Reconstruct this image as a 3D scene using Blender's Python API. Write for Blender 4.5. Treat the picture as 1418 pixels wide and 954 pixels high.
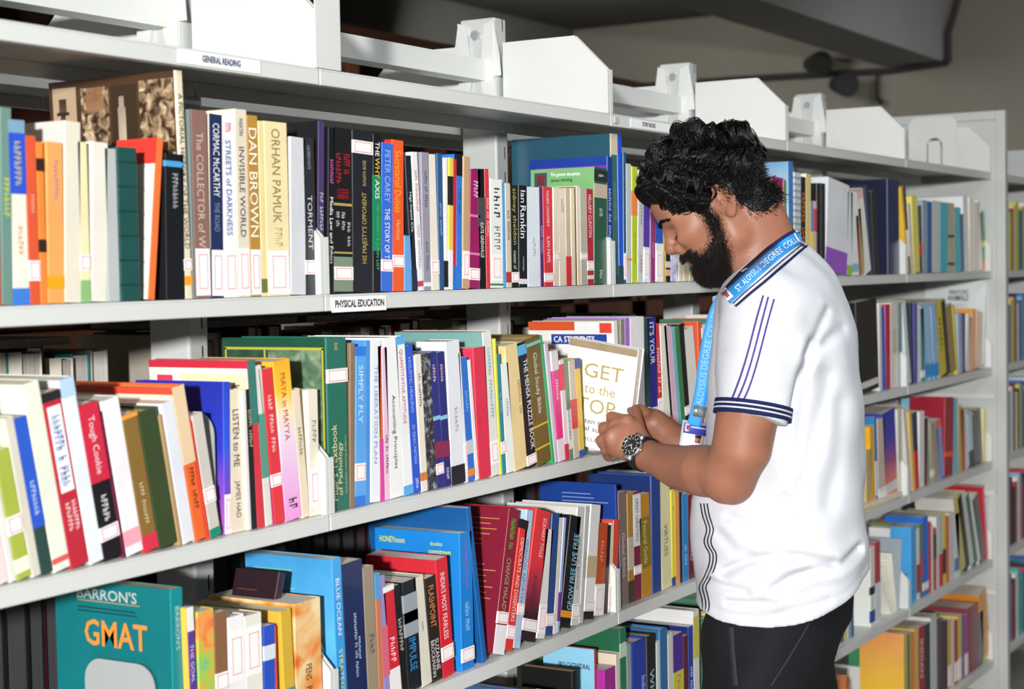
import bpy, bmesh, math, random
import numpy as np
from mathutils import Matrix, Vector, Euler
from mathutils.bvhtree import BVHTree
random.seed(7)
for o in list(bpy.data.objects): bpy.data.objects.remove(o)
scene = bpy.context.scene
COL = scene.collection
# ------------------------------------------------------------------ camera
CP = np.array([-1.9226, -1.4648, 1.4793]); FPX = 2309.85
YAW, PITCH, ROLL = [math.radians(a) for a in (30.931, -2.5233, -1.0552)]
def cam_axes():
    f = np.array([math.cos(PITCH)*math.cos(YAW), math.cos(PITCH)*math.sin(YAW), math.sin(PITCH)])
    r = np.array([math.sin(YAW), -math.cos(YAW), 0.]); u = np.cross(r, f)
    c, s = math.cos(ROLL), math.sin(ROLL)
    return np.array([c*r+s*u, -s*r+c*u, f])
AX = cam_axes()
cam = bpy.data.cameras.new('camera'); camo = bpy.data.objects.new('camera', cam); COL.objects.link(camo)
cam.sensor_width = 36; cam.lens = FPX/1418*36; cam.clip_start = .05; cam.clip_end = 60
m = Matrix.Identity(4)
for i in range(3):
    m[i][0], m[i][1], m[i][2], m[i][3] = AX[0][i], AX[1][i], -AX[2][i], CP[i]
camo.matrix_world = m
cam.dof.use_dof = True; cam.dof.focus_distance = 2.85; cam.dof.aperture_fstop = 5.6
scene.camera = camo
# ------------------------------------------------------------------ light
wd = bpy.data.worlds.new('room_air'); scene.world = wd; wd.use_nodes = True
bg = wd.node_tree.nodes['Background']; bg.inputs[0].default_value = (.93, .97, 1, 1); bg.inputs[1].default_value = .055
def area(name, loc, target, size, power, color, shape='DISK', spread=None):
    L = bpy.data.lights.new(name, 'AREA'); L.shape = shape; L.size = size; L.energy = power; L.color = color
    if spread: L.spread = math.radians(spread)
    o = bpy.data.objects.new(name, L); COL.objects.link(o); o.location = loc
    d = Vector(target)-Vector(loc); o.rotation_euler = d.to_track_quat('-Z', 'Y').to_euler(); return o
area('flash_lamp', (-5.0, -2.6, 1.9), (1.0, -.3, 1.3), .22, 400, (1, .99, .975))
area('ceiling_fill', (.6, -1.8, 3.1), (.6, -1.3, 0), 1.2, 24, (.94, .98, 1))
area('ceiling_fill', (3.3, -1.8, 3.1), (3.3, -1.1, 0), 1.2, 4, (.94, .98, 1))
area('ceiling_fill', (7.0, -.6, 3.1), (8.4, -.3, 0), 1.2, 60, (.96, .98, 1))  # added fill to brighten the dark far end, no known fixture
area('ceiling_fill', (6.6, 3.3, 3.1), (9.0, 3.1, 1.9), 1.0, 45, (.98, .98, .96))  # added fill beyond the beam, tilted to lift the far wall
area('ceiling_fill', (1.2, 1.7, 3.1), (1.2, 2.4, 1.0), 1.0, 16, (.96, .98, 1))  # added fill so the brown bookcases behind the shelving show
scene.view_settings.view_transform = 'Standard'; scene.view_settings.look = 'None'
scene.view_settings.gamma = 1; scene.view_settings.use_curve_mapping = False
scene.view_settings.exposure = .35
# ------------------------------------------------------------------ helpers
def ray(x, y): return AX.T @ np.array([(x-709)/FPX, -(y-477)/FPX, 1.])
def at(x, y, ax, val):
    d = ray(x, y); return CP+d*((val-CP[ax])/d[ax])
def atz(x, y, depth): return Vector(CP+ray(x, y)*depth)
def xcol(px, Y, Z):                              # X of the point at (Y, Z) that lies in pixel column px
    n = AX[0]*FPX-AX[2]*(px-709)
    return float(CP[0]-(n[1]*(Y-CP[1])+n[2]*(Z-CP[2]))/n[0])
def lin(h):
    c = [int(h[i:i+2], 16)/255 for i in (0, 2, 4)]
    return tuple(v/12.92 if v <= .04045 else ((v+.055)/1.055)**2.4 for v in c)+(1.,)
MATS = {}
def mat(h, rough=.42, var=.10, spec=.5, metal=0., scale=14., coat=0., bump=0.):
    k = (h, rough, var, spec, metal, scale, coat, bump)
    if k in MATS: return MATS[k]
    M = bpy.data.materials.new('paint_'+h); M.use_nodes = True; nt = M.node_tree; b = nt.nodes['Principled BSDF']
    c = lin(h); b.inputs['Roughness'].default_value = rough; b.inputs['Metallic'].default_value = metal
    b.inputs['Specular IOR Level'].default_value = spec; b.inputs['Coat Weight'].default_value = coat
    tc = nt.nodes.new('ShaderNodeTexCoord')
    no = nt.nodes.new('ShaderNodeTexNoise'); no.inputs['Scale'].default_value = scale; no.inputs['Detail'].default_value = 4
    nt.links.new(tc.outputs['Object'], no.inputs['Vector'])
    r = nt.nodes.new('ShaderNodeValToRGB')
    r.color_ramp.elements[0].position = .3; r.color_ramp.elements[1].position = .7
    r.color_ramp.elements[0].color = tuple(v*(1-var) for v in c[:3])+(1,)
    r.color_ramp.elements[1].color = tuple(min(1, v*(1+var*.5)) for v in c[:3])+(1,)
    nt.links.new(no.outputs['Fac'], r.inputs[0]); nt.links.new(r.outputs[0], b.inputs['Base Color'])
    if bump:
        bp = nt.nodes.new('ShaderNodeBump'); bp.inputs['Strength'].default_value = bump; bp.inputs['Distance'].default_value = .002
        n2 = nt.nodes.new('ShaderNodeTexNoise'); n2.inputs['Scale'].default_value = 400
        nt.links.new(tc.outputs['Object'], n2.inputs['Vector']); nt.links.new(n2.outputs['Fac'], bp.inputs['Height'])
        nt.links.new(bp.outputs[0], b.inputs['Normal'])
    MATS[k] = M; return M
def mat_grad(stops, rough=.38, noise=.0):
    k = ('g', tuple(stops), noise)
    if k in MATS: return MATS[k]
    M = bpy.data.materials.new('print_gradient'); M.use_nodes = True; nt = M.node_tree; b = nt.nodes['Principled BSDF']
    b.inputs['Roughness'].default_value = rough
    tc = nt.nodes.new('ShaderNodeTexCoord'); sp = nt.nodes.new('ShaderNodeSeparateXYZ'); r = nt.nodes.new('ShaderNodeValToRGB')
    nt.links.new(tc.outputs['Generated'], sp.inputs[0])
    no = nt.nodes.new('ShaderNodeTexNoise'); no.inputs['Scale'].default_value = 5; no.inputs['Detail'].default_value = 5
    nt.links.new(tc.outputs['Generated'], no.inputs['Vector'])
    ma = nt.nodes.new('ShaderNodeMath'); ma.operation = 'MULTIPLY_ADD'; ma.inputs[1].default_value = noise; 
    mb = nt.nodes.new('ShaderNodeMath'); mb.operation = 'SUBTRACT'; mb.inputs[1].default_value = .5
    nt.links.new(no.outputs['Fac'], mb.inputs[0]); nt.links.new(mb.outputs[0], ma.inputs[0]); nt.links.new(sp.outputs['Z'], ma.inputs[2])
    nt.links.new(ma.outputs[0], r.inputs[0])
    el = r.color_ramp.elements
    while len(el) < len(stops): el.new(.5)
    for e, (p, h) in zip(el, stops): e.position = p; e.color = lin(h)
    nt.links.new(r.outputs[0], b.inputs['Base Color']); MATS[k] = M; return M
def mat_pattern(cols, scale=30., rough=.4, kind='noise'):
    k = ('p', tuple(cols), scale, kind)
    if k in MATS: return MATS[k]
    M = bpy.data.materials.new('print_pattern'); M.use_nodes = True; nt = M.node_tree; b = nt.nodes['Principled BSDF']
    b.inputs['Roughness'].default_value = rough
    tc = nt.nodes.new('ShaderNodeTexCoord'); r = nt.nodes.new('ShaderNodeValToRGB')
    if kind == 'noise':
        no = nt.nodes.new('ShaderNodeTexNoise'); no.inputs['Detail'].default_value = 6; no.inputs['Distortion'].default_value = .8; out = no.outputs['Fac']
    else:
        no = nt.nodes.new('ShaderNodeTexVoronoi'); out = no.outputs['Color']
    no.inputs['Scale'].default_value = scale
    nt.links.new(tc.outputs['Object'], no.inputs['Vector']); nt.links.new(out, r.inputs[0])
    el = r.color_ramp.elements
    while len(el) < len(cols): el.new(.5)
    for i, h in enumerate(cols): el[i].position = .25+.5*i/(len(cols)-1); el[i].color = lin(h)
    nt.links.new(r.outputs[0], b.inputs['Base Color']); MATS[k] = M; return M
def mat_pages(h='e4dccb'):
    k = ('pg', h)
    if k in MATS: return MATS[k]
    M = bpy.data.materials.new('paper_edges'); M.use_nodes = True; nt = M.node_tree; b = nt.nodes['Principled BSDF']
    b.inputs['Roughness'].default_value = .85; b.inputs['Specular IOR Level'].default_value = .2
    tc = nt.nodes.new('ShaderNodeTexCoord'); mp = nt.nodes.new('ShaderNodeMapping'); mp.inputs['Scale'].default_value = (900, 6, 6)
    no = nt.nodes.new('ShaderNodeTexNoise'); no.inputs['Scale'].default_value = 1; r = nt.nodes.new('ShaderNodeValToRGB')
    nt.links.new(tc.outputs['Object'], mp.inputs[0]); nt.links.new(mp.outputs[0], no.inputs['Vector']); nt.links.new(no.outputs['Fac'], r.inputs[0])
    c = lin(h); r.color_ramp.elements[0].position = .35; r.color_ramp.elements[1].position = .62
    r.color_ramp.elements[0].color = tuple(v*.68 for v in c[:3])+(1,); r.color_ramp.elements[1].color = c
    nt.links.new(r.outputs[0], b.inputs['Base Color']); MATS[k] = M; return M
def mesh_obj(name, verts, faces, material=None, parent=None, smooth=False, mats=None, fm=None):
    me = bpy.data.meshes.new(name); me.from_pydata([tuple(v) for v in verts], [], faces); me.update()
    for mm in (mats or ([material] if material else [])): me.materials.append(mm)
    if fm: me.polygons.foreach_set('material_index', fm)
    if smooth: me.polygons.foreach_set('use_smooth', [True]*len(me.polygons))
    o = bpy.data.objects.new(name, me); COL.objects.link(o); o.parent = parent; return o
def boxes(bl):
    V, Fc = [], []
    for (x0, x1, y0, y1, z0, z1) in bl:
        n = len(V); V += [(x0,y0,z0),(x1,y0,z0),(x1,y1,z0),(x0,y1,z0),(x0,y0,z1),(x1,y0,z1),(x1,y1,z1),(x0,y1,z1)]
        Fc += [(n,n+3,n+2,n+1),(n+4,n+5,n+6,n+7),(n,n+1,n+5,n+4),(n+1,n+2,n+6,n+5),(n+2,n+3,n+7,n+6),(n+3,n,n+4,n+7)]
    return V, Fc
def box(name, b, material, parent=None): return mesh_obj(name, *boxes([b]), material, parent)
def bevel(o, w=.002, seg=2):
    md = o.modifiers.new('bevel', 'BEVEL'); md.width = w; md.segments = seg; md.limit_method = 'ANGLE'; return o
def prism_x(name, poly, x0, x1, material, parent=None):       # poly in (y, z), extruded along x
    n = len(poly); V = [(x0, y, z) for y, z in poly]+[(x1, y, z) for y, z in poly]
    Fc = [tuple(range(n))[::-1], tuple(range(n, 2*n))]+[(i, (i+1) % n, n+(i+1) % n, n+i) for i in range(n)]
    o = mesh_obj(name, V, Fc, material, parent)
    bm = bmesh.new(); bm.from_mesh(o.data); bmesh.ops.recalc_face_normals(bm, faces=bm.faces); bm.to_mesh(o.data); bm.free(); return o
def cyl_pts(p, q, r0, r1=None, n=12):
    p, q = Vector(p), Vector(q); r1 = r0 if r1 is None else r1
    d = (q-p).normalized(); a = d.orthogonal().normalized(); b = d.cross(a)
    V = []
    for c, r in ((p, r0), (q, r1)):
        for i in range(n):
            t = 2*math.pi*i/n; V.append(c+a*(r*math.cos(t))+b*(r*math.sin(t)))
    Fc = [(i, (i+1) % n, n+(i+1) % n, n+i) for i in range(n)]+[tuple(range(n))[::-1], tuple(range(n, 2*n))]
    return V, Fc
def cyl(name, p, q, r0, material, parent=None, r1=None, n=12):
    V, Fc = cyl_pts(p, q, r0, r1, n); return mesh_obj(name, V, Fc, material, parent)
def empty(name, loc=(0, 0, 0)):
    o = bpy.data.objects.new(name, None); COL.objects.link(o); o.location = loc; o.empty_display_size = .05; return o
LABELS = {}
def tag(o, label, cat, group=None):
    o['label'] = label; o['category'] = cat
    if group: o['group'] = group
    return o
def struct(o): o['kind'] = 'structure'; return o
TEXTS = []
def text(parent, s, matrix, w, h, color, name='title', bold=.0, rough=.5):
    # the string is fitted into a w x h rectangle whose lower-left corner is the matrix origin
    TEXTS.append((parent, s, matrix, w, h, color, name, bold, rough))
def flush_texts():
    tmp = []
    for (parent, s, mx, w, h, color, name, bold, rough) in TEXTS:
        cu = bpy.data.curves.new('t', 'FONT'); cu.body = s; cu.resolution_u = 2; cu.size = 1; cu.offset = bold; cu.extrude = 0
        o = bpy.data.objects.new('t', cu); COL.objects.link(o); tmp.append(o)
    dg = bpy.context.evaluated_depsgraph_get(); dg.update()
    for o, (parent, s, mx, w, h, color, name, bold, rough) in zip(tmp, TEXTS):
        me = bpy.data.meshes.new_from_object(o.evaluated_get(dg))
        n = len(me.vertices)
        if n:
            a = np.empty(n*3, np.float32); me.vertices.foreach_get('co', a); a = a.reshape(-1, 3)
            lo, hi = a.min(0), a.max(0); ex = np.maximum(hi-lo, 1e-6)
            if name == 'title':                 # keep letter proportions plausible: never stretched beyond natural width
                nat = ex[0]/ex[1]; h = h*.88; w2 = min(w, h*nat*1.12); h2 = max(min(h, w2/nat*1.8), h*.4); mx = mx @ Matrix.Translation(((w-w2)*.5, (h-h2)*.5, 0)); w, h = w2, h2
            a[:, 0] = (a[:, 0]-lo[0])/ex[0]*w; a[:, 1] = (a[:, 1]-lo[1])/ex[1]*h; a[:, 2] = 0
            me.vertices.foreach_set('co', a.ravel()); me.update()
            me.materials.clear(); me.materials.append(mat(color, rough, .0)); me.name = name
            t = bpy.data.objects.new(name, me); COL.objects.link(t); t.parent = parent; t.matrix_local = mx
        cu = o.data; bpy.data.objects.remove(o); bpy.data.curves.remove(cu)
    TEXTS.clear()
# ------------------------------------------------------------------ materials
STEEL = mat('d6d8d5', .38, .04, .5, scale=4)
STEEL_D = mat('c2c5c3', .42, .05, .5, scale=4)
GREY = mat('a2a6a5', .45, .05, .5, scale=4)
DARK = mat('161616', .7, .1)
PAPER = mat('f4f4f2', .7, .03, .3)
# ------------------------------------------------------------------ the room
def room():
    WALL = mat('6e6a60', .9, .10, .2, scale=1.2); CEIL = mat('55544f', .95, .1, .2, scale=1.2)
    struct(box('floor', (-7, 9.2, -4.5, 4.7, -.12, 0), mat('8d8880', .35, .12, .5, scale=3)))
    struct(box('ceiling', (-7, 9.2, -4.5, 4.7, 3.25, 3.4), CEIL))
    struct(box('wall_right', (9.0, 9.2, -4.5, 4.7, 0, 3.25), WALL))
    struct(box('wall_back', (-7, 9.0, 4.5, 4.7, 0, 3.25), CEIL))
    struct(box('trim_1', (-7, 9.0, 1.74, 2.15, 2.80, 3.25), mat('8a8b8a', .9, .06, .2, scale=1)))
    # cable pinned to the far wall, two spot lamps and a hook
    pts = [(8.975, 1.62, 3.25), (8.975, 1.66, 3.1), (8.975, 1.70, 2.98), (8.975, 1.70, 2.79), (8.975, 2.1, 2.765), (8.975, 2.5, 2.775), (8.975, 3.2, 2.79), (8.975, 4.4, 2.80)]
    V, Fc = [], []
    for a, b in zip(pts, pts[1:]):
        v, f = cyl_pts(a, b, .022, n=8); n = len(V); V += v; Fc += [tuple(i+n for i in q) for q in f]
    tag(mesh_obj('cable', V, Fc, DARK), 'black cable running down beside the beam and along the far wall', 'cable')
    for i, (y, z, lab) in enumerate(((2.55, 2.87, 'black round spot lamp above the cable on the far wall'), (2.37, 2.72, 'black round spot lamp below the cable on the far wall'))):
        r = tag(empty('spot_lamp', (8.97, y, z)), lab, 'lamp')
        cyl('arm', (0, 0, 0), (-.12, .0, .0), .018, DARK, r); cyl('lamp_head', (-.10, .07, -.03), (-.24, -.07, -.05), .045, DARK, r, .085)
    r = tag(empty('wall_hook', (8.97, 2.18, 2.75)), 'thin dark hook hanging from the cable on the far wall', 'hook')
    cyl('hook_rod', (0, 0, 0), (0, 0, -.16), .012, DARK, r); cyl('hook_tip', (0, .0, -.16), (-.03, -.04, -.20), .016, DARK, r)
room()
# ------------------------------------------------------------------ shelving
LZ = {1: 1.774, 2: 1.450, 3: 1.1315, 4: .8215, 5: .4967, 6: .1612}
LN = {1: 'top shelf', 2: 'upper shelf', 3: 'middle shelf', 4: 'lower shelf', 5: 'fifth shelf', 6: 'bottom shelf'}
BN = ['nearest bay', 'second bay', 'third bay', 'fourth bay', 'fifth bay', 'bay past the end frame']
LIP = .024; WB = .9
def plate_poly(z0, mir=False):
    p = [(.2325, z0+.0004), (.004, z0+.0004), (.004, z0+.085), (.072, z0+.152), (.2325, z0+.152)]
    return [(.56-y, z) for y, z in p] if mir else p
def board(level, b, far=False):
    x0, x1 = (b-1)*WB+.0015, b*WB-.0015
    if b == 4: x1 = 3.598
    if b == 5: x0 = 3.64
    z = LZ[level]
    r = empty('shelf_board', ((x0+x1)/2, .56 if far else 0, z)); ox = -(x0+x1)/2; oy = -.56 if far else 0
    g = 'far side of the shelving' if far else BN[b]
    lab = 'grey steel %s board%s, %s' % (LN[level], ' with cut-corner end plates' if level == 1 else '', ('far side behind the '+BN[b]) if far else BN[b])
    tag(r, lab, 'shelf', 'steel shelf boards')
    Y = (lambda y: .56-y) if far else (lambda y: y)
    def bb(a, c, d, e, f, g): 
        y0, y1 = sorted((Y(d), Y(e))); return (a+ox, c+ox, y0+oy, y1+oy, f-z, g-z)
    o = mesh_obj('shelf_tray', *boxes([bb(x0, x1, .0, .236, z-.003, z), bb(x0, x1, .0, .003, z-LIP, z-.003), bb(x0, x1, .0, .014, z-LIP, z-LIP+.002), bb(x0, x1, .233, .236, z-LIP, z-.003)]), STEEL, r)
    bevel(o, .0035, 3)
    for xa in ((x0+.001, x1-.004) if b < 5 else ((x0+.001,) if level == 1 else ())):
        pp = [(y+oy, zz-z) for y, zz in plate_poly(z, far)]
        pl = prism_x('end_plate', pp, xa+ox, xa+ox+.003, STEEL, r)
        y0, y1 = sorted((Y(.0012)+oy, Y(.0036)+oy))
        box('plate_flange', (xa+ox-(.0012 if xa > x0+.1 else 0), xa+ox+(.0055 if xa > x0+.1 else .011), y0, y1, .0006, .083), STEEL, pl)
    return r
def shelving():
    BO = {}
    for lv in LZ:
        for b in range(0, 6): BO[lv, b] = board(lv, b)
    for lv in (1, 2, 3, 4):
        for b in range(0, 5): board(lv, b, True)
    fr = tag(empty('shelving_frame', (0, .28, 0)), 'grey steel double-sided library shelving frame of uprights and tie rails', 'shelving')
    SL = mat('2a2b2b', .7, .05)
    for j in range(-1, 4):
        x = j*WB
        p = mesh_obj('upright_post', *boxes([(x-.022, x+.022, -.04, .04, 0, 1.975)]), STEEL_D if j < 2 else STEEL_D, fr); bevel(p, .004, 2)
        sl = []
        for z in np.arange(.1, 1.96, .05):
            sl += [(x+.006, x+.0085, -.0406, -.0395, z, z+.024)]
        s = mesh_obj('slot_row', *boxes(sl), SL, p); s['kind'] = 'stuff'
        for sy in (-1, 1):
            pr = [(sy*.0405, 1.80), (sy*.0405, 1.968), (sy*.020, 1.960), (sy*.012, 1.885), (sy*.012, 1.845), (sy*.022, 1.80)]
            prism_x('gusset', pr, x-.030, x-.022, STEEL, p)
            pr = [(sy*.0405, 1.86), (sy*.0405, 1.968), (sy*.052, 1.90), (sy*.055, 1.86)]
            prism_x('wing', pr, x-.028, x-.024, STEEL, p)
        cyl('bolt', (x-.022, 0, 1.942), (x-.034, 0, 1.942), .0095, mat('cfd6da', .3, .02, metal=.6), p, n=6)
        box('tie_rail', (x+.022, x+WB-.022 if j < 3 else 3.60, -.022, .022, 1.852, 1.893), STEEL, fr)
        box('tie_rail', (x+.022, x+WB-.022 if j < 3 else 3.60, -.022, .022, .05, .09), STEEL, fr)
    # end frame of the run
    ef = mesh_obj('end_frame', *boxes([(3.600, 3.636, -.325, -.292, 0, 1.975), (3.600, 3.636, .292, .325, 0, 1.975), (3.600, 3.636, -.292, .292, 1.945, 1.975), (3.604, 3.610, -.292, .292, .05, 1.945)]), STEEL_D, fr); bevel(ef, .004, 2)
    box('edge_strip', (3.634, 3.640, -.322, -.300, 0, 1.97), GREY, ef); box('groove', (3.6175, 3.6195, -.3265, -.3245, 0, 1.97), mat('77797a', .6, .03), ef)
    for z in (.45, .78, 1.1): box('cross_bar', (3.594, 3.604, -.29, .29, z-.07, z-.055), STEEL, ef)
    # far end of the next bay
    mesh_obj('end_frame', *boxes([(4.5, 4.536, -.325, -.292, 0, 1.9), (4.504, 4.51, -.292, .292, .05, 1.9)]), STEEL_D, fr)
    # label strips on the shelf lips
    def strip(lv, b, x0, x1, txt, tx0, tx1, dz, h, col, nm, lab, pc='f6f8fa'):
        z = LZ[lv]; X0, X1 = xcol(x0, -.001, z), xcol(x1, -.001, z)
        o = box(nm, (X0, X1, -.0018, -.0006, z-dz-h, z-dz), mat(pc, .35, .02), None); tag(o, lab, 'label')
        a, c = xcol(tx0, -.001, z), xcol(tx1, -.001, z)
        text(o, txt, Matrix(((1, 0, 0, a), (0, 0, -1, -.0021), (0, 1, 0, z-dz-h*.72), (0, 0, 0, 1))), c-a, h*.52, col, 'lettering', .035)
        return o
    strip(1, 0, 247, 360, 'GENERAL READING', 279, 332, .003, .0175, '27345c', 'shelf_label', 'white label strip reading GENERAL READING on the top shelf edge')
    strip(1, 2, 873, 928, 'STORY BOOKS', 889, 907, .004, .017, '15181c', 'shelf_label', 'white label strip reading STORY BOOKS on the top shelf edge')
    strip(2, 1, 459, 534, 'PHYSICAL EDUCATION', 463, 531, .004, .022, '25262c', 'shelf_label', 'curled white paper label reading PHYSICAL EDUCATION on upper shelf edge', 'ffffff')
    box('label_clip', (xcol(850.5, -.001, 1.77), xcol(856, -.001, 1.77), -.003, -.0006, 1.757, 1.768), mat('b9bcbc', .3, .02), None)
    tag(bpy.data.objects['label_clip'], 'small grey clip on the top shelf edge beside the STORY BOOKS strip', 'clip')
    # plate return at the first joint
    box('plate_return', (-.0085-(-.45), .050+.45, -.0012, .0008, .0006, .1518), STEEL, BO[1, 0])
shelving()
STUFF = dict(V=[], F=[], M=[], m=[])
def stuff_book(M, t, w, h, col, pg, hard=False):      # distant books that cannot be told apart: gathered into one object
    b = .0025 if hard else .001; parts = [((0, b, 0, w, 0, h), col), ((t-b, t, 0, w, 0, h), col), ((b, t-b, 0, b, 0, h), col), ((b, t-b, b, w-.003, .002, h-.003), None)]
    for bb, c in parts:
        mt = mat(c) if c else mat_pages(pg)
        if mt not in STUFF['M']: STUFF['M'].append(mt)
        v, f = boxes([bb]); n = len(STUFF['V']); STUFF['V'] += [M @ Vector(p) for p in v]; STUFF['F'] += [tuple(i+n for i in q) for q in f]; STUFF['m'] += [STUFF['M'].index(mt)]*len(f)
# ------------------------------------------------------------------ wooden glazed bookcases behind, pillar
def backdrop():
    WOOD = mat('4a2618', .45, .25, .5, scale=6); WOODL = mat('6d3f28', .45, .2, .5, scale=6)
    GL = bpy.data.materials.new('cabinet_glass'); GL.use_nodes = True; b = GL.node_tree.nodes['Principled BSDF']
    b.inputs['Transmission Weight'].default_value = 1; b.inputs['Roughness'].default_value = .05; b.inputs['IOR'].default_value = 1.1
    bc = [('e6d9d2', .03), ('d9e04a', .03), ('1e2a4a', .05), ('b9c7d6', .03), ('c98b5a', .04), ('2a6fae', .06), ('e8e8e8', .03), ('a02a33', .03), ('1b4b48', .04)]
    for i in range(6):
        x0 = -.4+i*1.25; x1 = x0+1.235
        r = tag(empty('wooden_bookcase', ((x0+x1)/2, 2.65, 0)), 'tall dark brown glazed wooden bookcase against the back, %s from the left' % ('first', 'second', 'third', 'fourth', 'fifth', 'sixth')[i], 'bookcase', 'glazed wooden bookcases')
        c = -(x0+x1)/2; cy = -2.65
        mesh_obj('carcass', *boxes([(x0+c, x0+c+.03, -.2, .2, 0, 2.42), (x1+c-.03, x1+c, -.2, .2, 0, 2.42), (x0+c, x1+c, .17, .2, 0, 2.42), (x0+c, x1+c, -.22, .2, 2.40, 2.45), (x0+c, x1+c, -.2, .2, 0, .1)]+[(x0+c+.03, x1+c-.03, -.15, .17, z, z+.025) for z in (.55, .95, 1.325, 1.72, 2.08)]), WOOD, r)
        for k in range(2):
            a = x0+c+.005+k*.615; e = a+.61
            d = mesh_obj('door', *boxes([(a, a+.07, -.235, -.205, .1, 2.40), (e-.07, e, -.235, -.205, .1, 2.40), (a, e, -.235, -.205, .1, .19), (a, e, -.235, -.205, 2.31, 2.40), (a, e, -.235, -.205, 1.23, 1.315)]), WOODL, r)
            box('pane', (a+.07, e-.07, -.222, -.218, .19, 2.31), GL, d)
        for z, n in ((1.35, 9), (1.745, 5)):
            xx = x0+.06+random.random()*.1
            for k in range(n):
                h, w = random.choice(bc); w += random.random()*.02; hh = .2+random.random()*.07
                stuff_book(Matrix.Translation((xx, 2.5, z)), w, .16, hh, h, 'd8d0c0')
                xx += w+.002
    V, Fc = cyl_pts((2.32, 2.02, 0), (2.32, 2.02, 3.25), .165, n=40)
    o = mesh_obj('pillar', V, Fc, mat('d8c8c6', .8, .05), smooth=False); struct(o)
    pn = at(203, 442, 1, 2.40)
    tag(box('paper_notice', (pn[0]-.035, pn[0]+.035, 2.398, 2.402, pn[2]-.03, pn[2]+.03), mat('cfe6f0', .6), None), 'small pale blue notice on the brown bookcase door', 'notice')
backdrop()
# ------------------------------------------------------------------ books
def u_mesh(t, w, h, bt, rnd, back_open=True):
    # U-shaped binding: boards and spine, spine corners rounded, open towards +y
    r = min(rnd, t*.45)
    outer = [(0, w), (0, r), (r*.3, r*.3), (r, 0), (t-r, 0), (t-r*.3, r*.3), (t, r), (t, w)]
    b = min(bt, t*.3)
    inner = [(b, w), (b, max(r, b)), (b+r*.2, b+r*.2), (max(r, b+.0002), b), (t-max(r, b+.0002), b), (t-b-r*.2, b+r*.2), (t-b, max(r, b)), (t-b, w)]
    n = 8; V = []
    for z in (0, h):
        V += [(x, y, z) for x, y in outer]+[(x, y, z) for x, y in inner]
    Fc = []
    for i in range(n-1):
        o0, o1, o2, o3 = i, i+1, 2*n+i+1, 2*n+i
        Fc.append((o0, o1, o2, o3)); Fc.append((n+i+1, n+i, 3*n+i, 3*n+i+1))
        Fc.append((2*n+i, 2*n+i+1, 3*n+i+1, 3*n+i)); Fc.append((i+1, i, n+i, n+i+1))
    for i in (0, n-1):
        f = (i, n+i, 3*n+i, 2*n+i); Fc.append(f if i else f)
    return V, Fc
def spine_mx(t, h, zs, x, e=.0004):   # text running down the spine
    return Matrix(((0, 1, 0, x), (0, 0, -1, -e), (-1, 0, 0, zs), (0, 0, 0, 1)))
def cover_mx(y, z, e=.0004):          # text on the cover facing -x, y at the text's left end
    return Matrix(((0, 0, -1, -e), (-1, 0, 0, y), (0, 1, 0, z), (0, 0, 0, 1)))
ALLB = []
# spines whose small lettering cannot be read in the photograph carry letter-sized marks instead of words
BLURRED = set("BREAKING|SELECTION|ESSAYS|MODERN|NARRATIVE|COMPUTERS|love|SNOW|St. Dominic|Neelamalar|Words of|MILITARY|IN 50 WORDS|ONE MAN|ONE IDEA|ONE WAR|RITA SKEINEROVES|KAREN CHAKRABARTI|Nadia Hashimi|Heart of Sands|MICHAEL CONNELLY|MIND MAPS|CHESS|WHERE THE RAINBOW|CO3O|VSEL|THE FIREMAN|STATION|CLAUDE CASSINE|GREEN|abs|the gods|PARADISO AND PURGATORIO|ENCYCLOPEDIA|THE INTELLIGENT|LYDEN|EASTIE VOYAGE|BUSINESS|CHICKEN SOUP|PARISIAN|RACHANA|BARRANI & SONS|VANITA|LADY COCHRAN|INDIA AFTER|WINNER WINNER|WHAT EVERY BODY|DK|Wildfire|NOVEL|EX. R. MAHATHI|The Templeton|MUNSHI|Penguin|OTHERS|COURSES|SOFTWARE ENGINEERING|THE HISTORY|NOTHING|GUINNESS TOP|JB|India Today|FLASHERS IN MY|MANAGEMENT|AFRICAN|STORY|KOK|OASIS|REVOLUTION IN THE INDIAN|UNIVERSITY|LADY|Alchemist|OTHER|Durjoy Datta|Gurcharan Das|DEVELOPMENT|WEALTH|S|THE TALES|TALES OF WONDER|VOYAGES|FREEDOM|TRAGIC|JUST LIVE YOUR|IN|DALAI|ENGLISH|JAICO".split('|'))
def marks(parent, s, z0, z1, x0, sz, t, h, color):
    L = (z0-z1)*h; H = sz*t*.8; adv = min(L/len(s), H*.72); z = z0*h-(L-adv*len(s))*.5; bl = []; xc = (x0+sz/2)*t
    for ch in s:
        if ch != ' ':
            k = random.random(); a = H*(.5 if k > .3 else .42); e = adv*.30
            bl.append((xc-a, xc+a, -.0008, -.0002, z-e, z-e*.35))
            bl.append((xc-a*(1 if k < .5 else .2), xc+a*(.2 if k < .5 else 1), -.0008, -.0002, z-adv*.72, z-adv*.58))
            if k > .25: bl.append((xc+a*(.62 if k > .6 else -.15), xc+a*(.95 if k > .6 else .15), -.0008, -.0002, z-adv*.7, z-e*.5))
        z -= adv
    mesh_obj('lettering', *boxes(bl), mat(color, .5, 0.), parent)
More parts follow.
